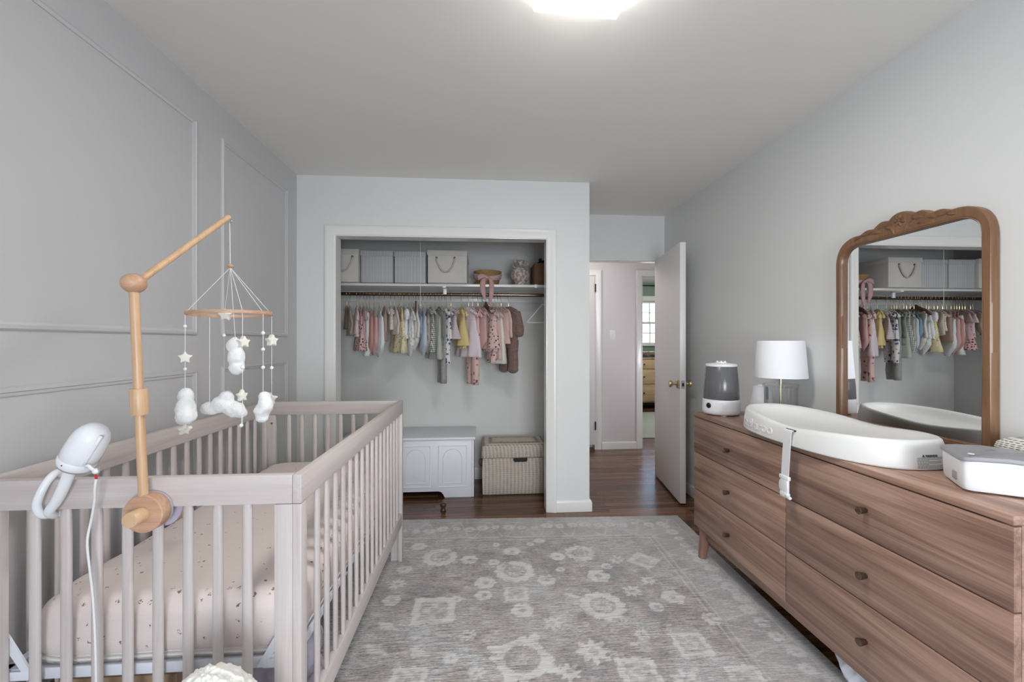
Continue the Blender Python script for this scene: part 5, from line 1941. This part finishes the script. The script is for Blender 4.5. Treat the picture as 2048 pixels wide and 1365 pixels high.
def garment(name, style, mat, x, L, W, yaw, label, sleeve='none', extra=(), ruf=None):
    ph = x * 37.0
    rg = random.Random(int((x + 3) * 1000))
    kf = rg.uniform(2.2, 3.6)
    L = L - DROP
    B = -L
    D = 0.0155
    W = W * 1.06
    yaw = yaw + 8
    sh = [(-0.083, 0.032, 0.004, 0), (-0.098, 0.07, 0.007, 0), (-0.118, W * 0.97, 0.008, 0.001)]
    tank = [(-0.122, 0.045, 0.005, 0), (-0.15, 0.062, 0.008, 0.001), (-0.175, W * 0.9, D, 0.001)]
    m = None
    if style == 'top':
        m = body_mesh(sh + [(-0.17, W * 0.94, D * 1.3, 0.002), ((B - 0.17) / 2, W * 0.97, D * 1.5, 0.004), (B, W * 1.05, D * 1.6, 0.006)], ph, kf)
    elif style == 'dress':
        m = body_mesh(sh[:2] + [(-0.118, W * 0.8, 0.008, 0.001), (-0.19, W * 0.78, D * 1.2, 0.002), (-0.21, W * 0.8, D * 1.3, 0.003), ((B - 0.2) / 2, W * 1.06, D * 2.0, 0.008), (B, W * 1.30, D * 2.6, 0.012)], ph, kf * 1.6)
    elif style == 'tankdress':
        m = body_mesh(tank + [(-0.2, W * 0.86, D, 0.003), ((B - 0.2) / 2, W * 1.1, D * 2.0, 0.008), (B, W * 1.3, D * 2.6, 0.012)], ph, kf * 1.6)
    elif style in ('bodysuit', 'tanksuit'):
        top = sh if style == 'bodysuit' else tank
        m = body_mesh(top + [(-0.2, W * 0.92, D * 1.3, 0.002), (B * 0.62, W * 0.95, D * 1.6, 0.003), (B * 0.80, W * 0.98, D * 1.9, 0.002), (B * 0.9, W * 0.66, D * 1.8, 0.001), (B * 0.97, 0.045, 0.012, 0), (B, 0.036, 0.008, 0)], ph, kf)
    elif style in ('sleeper', 'tanksleeper'):
        top = sh if style == 'sleeper' else tank
        cz = -max(0.30, L * 0.52)
        m = body_mesh(top + [(-0.2, W * 0.92, D * 1.4, 0.002), ((cz - 0.2) / 2, W * 0.95, D * 1.7, 0.003), (cz, W * 0.97, D * 1.9, 0.002), (cz - 0.02, W * 0.8, D * 1.4, 0)], ph, kf)
        for s in (-1, 1):
            m.loft(limb((0, s * W * 0.50, cz + 0.03), (0.006 * s, s * W * 0.56, B), W * 0.47, W * 0.30, D * 1.7, D * 1.5, ph + s, 0.006 * s))
    elif style == 'pants':
        m = body_mesh([(-0.135, W * 0.8, 0.008, 0), (-0.15, W * 0.82, D * 1.3, 0.003), (-0.25, W * 0.95, D * 1.8, 0.003), (-0.33, W * 0.98, D * 1.8, 0.002), (-0.35, W * 0.8, D * 1.3, 0)], ph, kf)
        for s in (-1, 1):
            m.loft(limb((0, s * W * 0.50, -0.32), (0.006 * s, s * W * 0.52, B), W * 0.47, W * 0.26, D * 1.7, D * 1.7, ph + s, 0.005))
    elif style == 'coverall':
        cz = -0.40
        m = body_mesh([(-0.080, 0.035, 0.012, 0), (-0.095, 0.075, 0.02, 0), (-0.12, W, 0.026, 0), (-0.2, W * 0.98, 0.032, 0.001), (-0.32, W * 1.0, 0.036, 0.001), (cz, W * 1.0, 0.036, 0), (cz - 0.03, W * 0.8, 0.03, 0)], ph, kf)
        for s in (-1, 1):
            m.loft(limb((0, s * W * 0.52, cz + 0.04), (0, s * W * 0.56, B + 0.02), W * 0.47, W * 0.40, 0.034, 0.034, ph + s, 0.004))
            m.ball((0, s * W * 0.56, B + 0.032), (0.04, W * 0.46, 0.034), 18, 12)
    o = m.build(name, CL[mat], at=(0, 0, 0), smooth=180)
    o.location = (x, RODY, RODZ - DROP)
    o.rotation_euler = (0, 0, R(yaw))
    tag(o, label, {'dress': 'dress', 'bodysuit': 'bodysuit', 'romper': 'romper', 'sleepsuit': 'sleepsuit', 'baby_top': 'top', 'trousers': 'trousers', 'cardigan': 'cardigan', 'fleece_coverall': 'coverall', 'blouse': 'blouse', 'vest_top': 'top'}.get(name, name.replace('_', ' ')), 'baby clothes on the closet rod')
    cm = CL[mat]
    if sleeve in ('short', 'long', 'puff', 'fleece'):
        for s in (-1, 1):
            lm = MB()
            if sleeve == 'short':
                lm.loft(limb((0, s * W * 0.84, -0.128), (0.004, s * (W * 1.12), -0.205), 0.032, 0.042, 0.009, 0.014, ph + s, 0.004))
            elif sleeve == 'puff':
                lm.loft([gring(z, w, d, 0.003, 9, ph, s * W * 0.98) for z, w, d in ((-0.108, 0.02, 0.008), (-0.12, 0.042, 0.018), (-0.15, 0.052, 0.024), (-0.178, 0.044, 0.02), (-0.190, 0.034, 0.015), (-0.198, 0.044, 0.019))])
            elif sleeve == 'long':
                lm.loft(limb((0, s * W * 0.82, -0.128), (0.006, s * (W * 1.06), -0.128 - min(0.215, (L - 0.1) * 0.85)), 0.036, 0.029, 0.010, 0.013, ph + s, 0.008))
            else:
                lm.loft(limb((0.0, s * W * 0.86, -0.125), (0.012, s * (W * 1.16), -0.31), 0.046, 0.042, 0.03, 0.032, ph + s, 0.012))
                lm.ball((0.012, s * W * 1.16, -0.315), (0.034, 0.043, 0.024), 18, 10)
            lm.build('sleeve', cm, o, local=True, smooth=180)
    if style.startswith('tank'):
        for s in (-1, 1):
            MB().tube([(0.0, s * 0.058, -0.100), (0.004, s * 0.056, -0.125), (0.005, s * 0.06, -0.165)], [(0.0022, 0.008)] * 3, 8).build('shoulder_strap', cm, o, local=True, smooth=180)
    if 'hem' in extra:
        hm = MB()
        hm.grid(lambda u, v: ((0.017 + 0.008 * v) * math.sin(TAU * u) + 0.004 * math.sin(TAU * u * 11) * v, (W * 1.08) * math.cos(TAU * u) * (1 + 0.03 * v), B + 0.012 - 0.034 * v + 0.003 * math.sin(TAU * u * 11)), 88, 3)
        ho_ = hm.build('hem_ruffle', cm, o, local=True, smooth=180)
        mod(ho_, 'SOLIDIFY', thickness=0.002)
    if 'diaper' in extra:
        for s in (-1, 1):
            pts = []
            for k in range(18):
                t = k / 17
                pts.append((0.020 * math.sin(PI * t) * 0 + 0.012, s * W * (0.96 - 0.62 * t), B * (0.74 + 0.22 * t ** 0.7)))
            MB().tube(pts, 0.004, 6).build('leg_binding', cm, o, local=True, smooth=180)
    if ruf:
        rw, r0, nw = ruf
        for s in (-1, 1):
            rm = MB()
            rm.grid(lambda u, v: (0.006 + rw * v * (0.5 + 0.5 * math.sin(u * nw)) * 1.0 + 0.006 * math.sin(u * nw * 0.5 + s), s * (0.042 + u * (W * 0.9 - 0.03) + 0.5 * rw * v), -0.098 - 0.035 * u - r0 * v + 0.007 * math.sin(u * nw + 1.2) * v), 60, 4)
            rm.grid(lambda u, v: (-0.006 - rw * v * (0.5 + 0.5 * math.sin(u * nw + 2)), s * (0.042 + u * (W * 0.9 - 0.03) + 0.5 * rw * v), -0.098 - 0.035 * u - r0 * v + 0.007 * math.sin(u * nw + 1.2) * v), 60, 4)
            ro_ = rm.build('shoulder_ruffle', cm, o, local=True, smooth=180, fix=False)
            mod(ro_, 'SOLIDIFY', thickness=0.0022)
    if 'bow' in extra:
        bw = MB()
        for s in (-1, 1):
            bw.ball((0.016, s * 0.03, -0.20), (0.012, 0.03, 0.02), 14, 10)
        bw.ball((0.022, 0, -0.2), (0.01, 0.01, 0.012), 12, 8)
        bw.build('bow', cm, o, local=True, smooth=180)
    if 'peplum' in extra:
        pm = MB()
        zp = -0.19
        pm.grid(lambda u, v: ((0.016 + 0.016 * v) * math.sin(TAU * u) + 0.004 * math.sin(TAU * u * 9) * v, (W * 0.95) * math.cos(TAU * u) * (1 + 0.16 * v), zp - (L * 0.32) * v), 80, 6)
        po_ = pm.build('peplum', cm, o, local=True, smooth=180)
        mod(po_, 'SOLIDIFY', thickness=0.002)
    return o


hang0 = None


def hook_pts():
    pts = []
    for k in range(11):
        a = R(-35 + 235 * k / 10)
        pts.append((0, 0.0175 * math.cos(a), 0.0175 * math.sin(a)))
    pts = pts[::-1]
    # from the tip over the rod, then down in an S to the neck
    pts = [(0, p[1], p[2]) for p in pts]
    pts += [(0, 0.012, -0.022), (0, 0.004, -0.04), (0, 0.0, -0.058), (0, 0, -0.098)]
    return pts


def wire_hanger(x, yaw, label):
    global hang0
    if hang0 is None:
        r = empty('clothes_hanger', (x, RODY, RODZ), label, 'hanger', 'gold hangers on the closet rod', R(yaw))
        MB().tube(smooth_path(hook_pts(), 2), 0.0019, 6).build('hook', M['gold'], r, local=True, smooth=180)
        fr = MB()
        fr.tube(smooth_path([(0, y, z - DROP) for y, z in ((0.0, -0.076), (0.01, -0.080), (0.118, -0.119), (0.126, -0.124), (0.12, -0.128), (0.0, -0.1285), (-0.12, -0.128), (-0.126, -0.124), (-0.118, -0.119), (-0.01, -0.080), (0.0, -0.076))], 3), 0.0016, 6)
        fr.build('frame', M['gold'], r, local=True, smooth=180)
        MB().tube([(0, 0, -0.070), (0, 0, -0.098)], 0.0034, 8).build('collar', M['gold'], r, local=True)
        hang0 = r
        return r
    r = copy_tree(hang0)
    r.location = (x, RODY, RODZ)
    r.rotation_euler = (0, 0, R(yaw))
    r['label'] = label
    return r


# name, style, cloth, x, drop, half width, yaw, label, hanger phrase, options
G = [
    ('jumper', 'top', 'darkbrown', -1.110, .290, .10, 6, 'dark brown baby jumper at the far end beside the left closet jamb', 'the dark brown jumper', {}),
    ('cardigan', 'top', 'khaki', -1.086, .345, .115, 10, 'khaki long sleeved baby cardigan near the left closet jamb', 'the khaki cardigan', dict(sleeve='long')),
    ('blouse', 'top', 'palepink', -1.030, .335, .10, 10, 'pale pink ruffled baby blouse next to the khaki cardigan', 'the pale pink blouse', dict(sleeve='short', extra=('hem',))),
    ('dress', 'tankdress', 'pinkdots', -1.003, .470, .115, 14, 'pink baby dress with dark dots on the left of the rod', 'the dark dotted pink dress', {}),
    ('blouse', 'top', 'mauve', -.975, .385, .115, 12, 'dusty mauve baby blouse over a hanger between dotted dress and rose romper', 'the dusty mauve blouse', dict(sleeve='short', extra=('hem',))),
    ('trousers', 'pants', 'mint', -.948, .515, .085, 12, 'pale mint baby trousers below the mauve blouse', 'the pale mint trousers', {}),
    ('romper', 'tanksuit', 'rose', -.925, .500, .12, 16, 'terracotta rose sleeveless baby romper', 'the terracotta rose romper', {}),
    ('romper', 'tanksuit', 'dustyrose', -.892, .508, .12, 15, 'dusty pink sleeveless romper beside the white bodysuit', 'the dusty pink sleeveless romper', {}),
    ('bodysuit', 'tanksuit', 'white', -.849, .525, .13, 18, 'plain white sleeveless baby bodysuit with round leg openings', 'the plain white bodysuit', dict(extra=('diaper',))),
    ('jumper', 'top', 'tan', -.806, .395, .105, 10, 'plain tan brown baby jumper right of the white bodysuit', 'the tan brown jumper', {}),
    ('blouse', 'top', 'creamprint', -.757, .300, .10, 8, 'cream printed ruffle blouse left of the beige shirt', 'the cream printed blouse', dict(ruf=(0.02, 0.02, 26))),
    ('baby_shirt', 'top', 'beige', -.722, .340, .11, 12, 'beige long sleeved baby shirt hanging over the yellow floral dress', 'the beige shirt', dict(sleeve='long')),
    ('dress', 'dress', 'yfloral', -.690, .488, .125, 20, 'pale yellow floral baby dress', 'the yellow floral dress', dict(extra=())),
    ('vest_top', 'top', 'mustard', -.670, .235, .09, 8, 'small mustard brown top above the yellow floral dress', 'the small mustard top', {}),
    ('blouse', 'top', 'white', -.645, .350, .10, 14, 'white baby blouse with puff sleeves right of the yellow floral dress', 'the white puff sleeved blouse', dict(sleeve='puff', extra=('hem',))),
    ('bodysuit', 'bodysuit', 'wfloral', -.604, .515, .115, 16, 'white bodysuit with faint blue floral print', 'the blue floral white bodysuit', dict(sleeve='short', extra=('peplum', 'diaper'))),
    ('bodysuit', 'bodysuit', 'cream', -.566, .470, .11, 14, 'off white long sleeved bodysuit beside the denim romper', 'the off white bodysuit', dict(sleeve='long')),
    ('romper', 'tanksuit', 'denim', -.526, .395, .11, 12, 'short blue denim baby romper', 'the blue denim romper', {}),
    ('romper', 'tanksuit', 'lightblue', -.489, .510, .11, 12, 'light blue baby romper with a large bow', 'the light blue bow romper', dict(extra=('bow',))),
    ('romper', 'tanksuit', 'stripetan', -.453, .495, .10, 8, 'thin brown striped baby romper left of the gingham dress', 'the brown striped romper', {}),
    ('dress', 'dress', 'gingham', -.426, .480, .105, 12, 'green and white gingham baby dress', 'the gingham dress', dict(ruf=(0.02, 0.025, 22))),
    ('dress', 'tankdress', 'sage', -.387, .540, .12, 18, 'long sage green baby dress', 'the long sage green dress', {}),
    ('cardigan', 'top', 'darksage', -.357, .425, .11, 10, 'dark sage green baby cardigan right of the sage dress', 'the dark sage cardigan', dict(sleeve='long', ruf=(0.018, 0.02, 24))),
    ('trousers', 'pants', 'greyknit', -.332, .742, .10, 14, 'long grey speckled baby trousers hanging below the other clothes', 'the long grey trousers', {}),
    ('sleepsuit', 'tanksleeper', 'navyfloral', -.306, .585, .11, 20, 'white baby sleepsuit with a navy floral print', 'the navy floral sleepsuit', dict(ruf=(0.024, 0.03, 22), extra=('peplum',))),
    ('blouse', 'tankdress', 'pinkstripe', -.256, .375, .095, 26, 'short thin striped pink and white swing top', 'the striped pink swing top', dict(ruf=(0.014, 0.015, 20))),
    ('dress', 'dress', 'yellow', -.168, .430, .078, 16, 'short bright yellow baby dress with ruffles', 'the bright yellow dress', dict(ruf=(0.02, 0.03, 24), extra=('hem',))),
    ('dress', 'dress', 'lilac', -.108, .525, .115, 30, 'pale lilac pink baby dress with wide skirt', 'the pale lilac dress', dict(ruf=(0.02, 0.03, 22))),
    ('sleepsuit', 'tanksleeper', 'cherry', -.074, .755, .105, 22, 'long pink sleepsuit with dark cherry print, longest of the pink clothes', 'the long cherry print sleepsuit', dict(ruf=(0.03, 0.045, 20))),
    ('romper', 'bodysuit', 'dustyrose', -.030, .475, .125, 24, 'dusty rose puffed romper right of the cherry print sleepsuit', 'the dusty rose puffed romper', dict(ruf=(0.02, 0.03, 22))),
    ('blouse', 'top', 'plum', .006, .375, .10, 12, 'deep plum pink baby blouse beside the wooden hanger', 'the plum pink blouse', dict(ruf=(0.02, 0.02, 22))),
    ('dress', 'dress', 'berries', .062, .455, .105, 24, 'pink baby dress with black berry print right of the wooden hanger', 'the berry print dress', dict(ruf=(0.018, 0.03, 20), extra=('hem',))),
    ('trousers', 'pants', 'berries', .086, .575, .085, 16, 'pink baby trousers with black berry print under the matching dress', 'the berry print trousers', {}),
    ('dress', 'dress', 'ruffpink', .112, .545, .09, 16, 'plain pink baby dress with tightly ruffled collar', 'the ruffled collar dress', dict(ruf=(0.03, 0.04, 30))),
    ('bodysuit', 'tankdress', 'cream', .136, .580, .085, 18, 'cream white baby dress left of the brown fleece coverall', 'the cream white dress', {}),
    ('baby_shirt', 'top', 'blush', .166, .415, .115, 22, 'blush pink long sleeved baby shirt against the brown fleece coverall', 'the blush pink shirt', dict(sleeve='long')),
    ('fleece_coverall', 'coverall', 'teddy', .228, .660, .115, 22, 'brown teddy fleece hooded coverall at the right end of the clothes', 'the brown fleece coverall', dict(sleeve='fleece')),
]
G[34] = ('dress',) + G[34][1:]
for nm, stl, cl_, x, L, W, yaw, lab, hp2, opt in G:
    wire_hanger(x, yaw, 'gold wire hanger holding ' + hp2)
    garment(nm, stl, cl_, x, L, W, yaw, lab, **opt)


def wooden_hanger(x, yaw, label):
    r = empty('clothes_hanger', (x, RODY, RODZ), label, 'hanger', None, R(yaw))
    MB().tube(smooth_path(hook_pts(), 2), 0.0018, 6).build('hook', M['gold'], r, local=True, smooth=180)
    MB().prism([(0.0, -0.055), (0.03, -0.075), (0.10, -0.105), (0.155, -0.155), (0.15, -0.165), (0.09, -0.135), (0.0, -0.115), (-0.09, -0.135), (-0.15, -0.165), (-0.155, -0.155), (-0.10, -0.105), (-0.03, -0.075)], 0, -0.006, 0.006, 0.002).build('yoke', M['rattan_wood'], r, local=True)
    return r


M['rattan_wood'] = plain('dark_brown_wood', (0.10, 0.05, 0.03, 1), 0.45)
wooden_hanger(.036, 12, 'dark brown wooden hanger between plum blouse and berry print dress')
wooden_hanger(-.547, 8, 'dark brown wooden hanger beside the denim romper')
# empty white hanger by the right jamb
r = empty('clothes_hanger', (.523, RODY, RODZ), 'white plastic hanger hanging alone beside the right closet jamb', 'hanger', None, R(78))
MB().tube(smooth_path(hook_pts(), 2), 0.002, 6).build('hook', M['steel'], r, local=True, smooth=180)
fr = MB()
fr.tube(smooth_path([(0, 0.0, -0.076), (0, 0.012, -0.086), (0, 0.125, -0.215), (0, 0.132, -0.225), (0, 0.12, -0.232), (0, 0.0, -0.232), (0, -0.12, -0.232), (0, -0.132, -0.225), (0, -0.125, -0.215), (0, -0.012, -0.086), (0, 0.0, -0.076)], 3), 0.0045, 8)
fr.build('frame', M['white'], r, local=True, smooth=180)

# ------------------------------------------------------------------ light
wd = bpy.data.worlds.new('sky')
SC.world = wd
wd.use_nodes = True
bg = wd.node_tree.nodes['Background']
sky = wd.node_tree.nodes.new('ShaderNodeTexSky')
sky.sky_type = 'NISHITA'
sky.sun_disc = False
sky.sun_elevation = R(48)
sky.sun_rotation = R(200)
sky.air_density = 1.0
sky.dust_density = 2.5
mixn = wd.node_tree.nodes.new('ShaderNodeMix')
mixn.data_type = 'RGBA'
mixn.inputs[0].default_value = 0.6
mixn.inputs[7].default_value = (0.30, 0.31, 0.33, 1)
wd.node_tree.links.new(sky.outputs[0], mixn.inputs[6])
wd.node_tree.links.new(mixn.outputs[2], bg.inputs['Color'])
bg.inputs['Strength'].default_value = 1.7


def area(name, loc, rot, sx, sy, power, col, spread=180):
    l = bpy.data.lights.new(name, 'AREA')
    l.shape = 'RECTANGLE'
    l.size, l.size_y = sx, sy
    l.energy = power
    l.color = col
    l.spread = R(spread)
    o = bpy.data.objects.new(name, l)
    COL.objects.link(o)
    o.location = loc
    o.rotation_euler = rot
    return o


# daylight through the window in the left wall behind the photographer
area('window_daylight', (XL - 0.12, (WX0 + WX1) / 2, (WZ0 + WZ1) / 2), (R(90), 0, R(-90)), WX1 - WX0, WZ1 - WZ0, 28, (0.62, 0.77, 1.0))
area('rear_fill_light', ((BX0 + BX1) / 2, YR - 0.12, (BZ0 + BZ1) / 2), (R(90), 0, 0), BX1 - BX0, BZ1 - BZ0, 104, (0.84, 0.905, 1.0))  # added fill behind the camera, brightens the closet front

def lamp(name, loc, power, rad, col):
    l = bpy.data.lights.new(name, 'POINT')
    l.energy = power
    l.shadow_soft_size = rad
    l.color = col
    o = bpy.data.objects.new(name, l)
    COL.objects.link(o)
    o.location = loc
    return o


lamp('ceiling_bulb', (0.335, 1.315, H - 0.14), 3, 0.08, (1.0, 0.98, 0.96))
area('ceiling_light_glow', (0.335, 1.315, H - 0.068), (0, 0, 0.05), 0.30, 0.30, 12, (1.0, 0.96, 0.91))
lamp('hall_fill_low', (2.45, 4.15, 0.95), 9, 0.12, (0.92, 0.94, 1.0))  # added unseen fill without a fixture, brightens the hall wall
lamp('far_room_fill', (3.0, 6.4, H - 0.25), 42, 0.12, (1.0, 0.97, 0.93))  # added unseen fill, lifts the dark far room
lamp('hall_fill_high', (0.75, 4.40, H - 0.2), 10, 0.10, (1.0, 0.93, 0.93))  # added unseen fill near the hall ceiling, brightens hall and door

# ------------------------------------------------------------------ camera
cd = bpy.data.cameras.new('camera')
cd.sensor_fit = 'HORIZONTAL'
cd.sensor_width = 36.0
cd.lens = 36.0 * 850 / 2048
cd.shift_y = (686 - 682.5) / 2048
cd.clip_start = 0.02
cd.clip_end = 200
co = bpy.data.objects.new('camera', cd)
COL.objects.link(co)
co.location = (0, 0, 1.25)
co.rotation_euler = (R(90), 0, -R(4.1))
SC.camera = co

SC.cycles.use_denoising = True
SC.cycles.max_bounces = 12
SC.cycles.diffuse_bounces = 7
SC.cycles.glossy_bounces = 5
SC.cycles.transmission_bounces = 8
SC.cycles.transparent_max_bounces = 16
SC.cycles.sample_clamp_indirect = 6.0
SC.cycles.caustics_reflective = False
SC.cycles.caustics_refractive = False
SC.view_settings.view_transform = 'Standard'
SC.view_settings.look = 'None'
SC.view_settings.gamma = 1.0
SC.view_settings.use_curve_mapping = False
SC.view_settings.exposure = 0.17
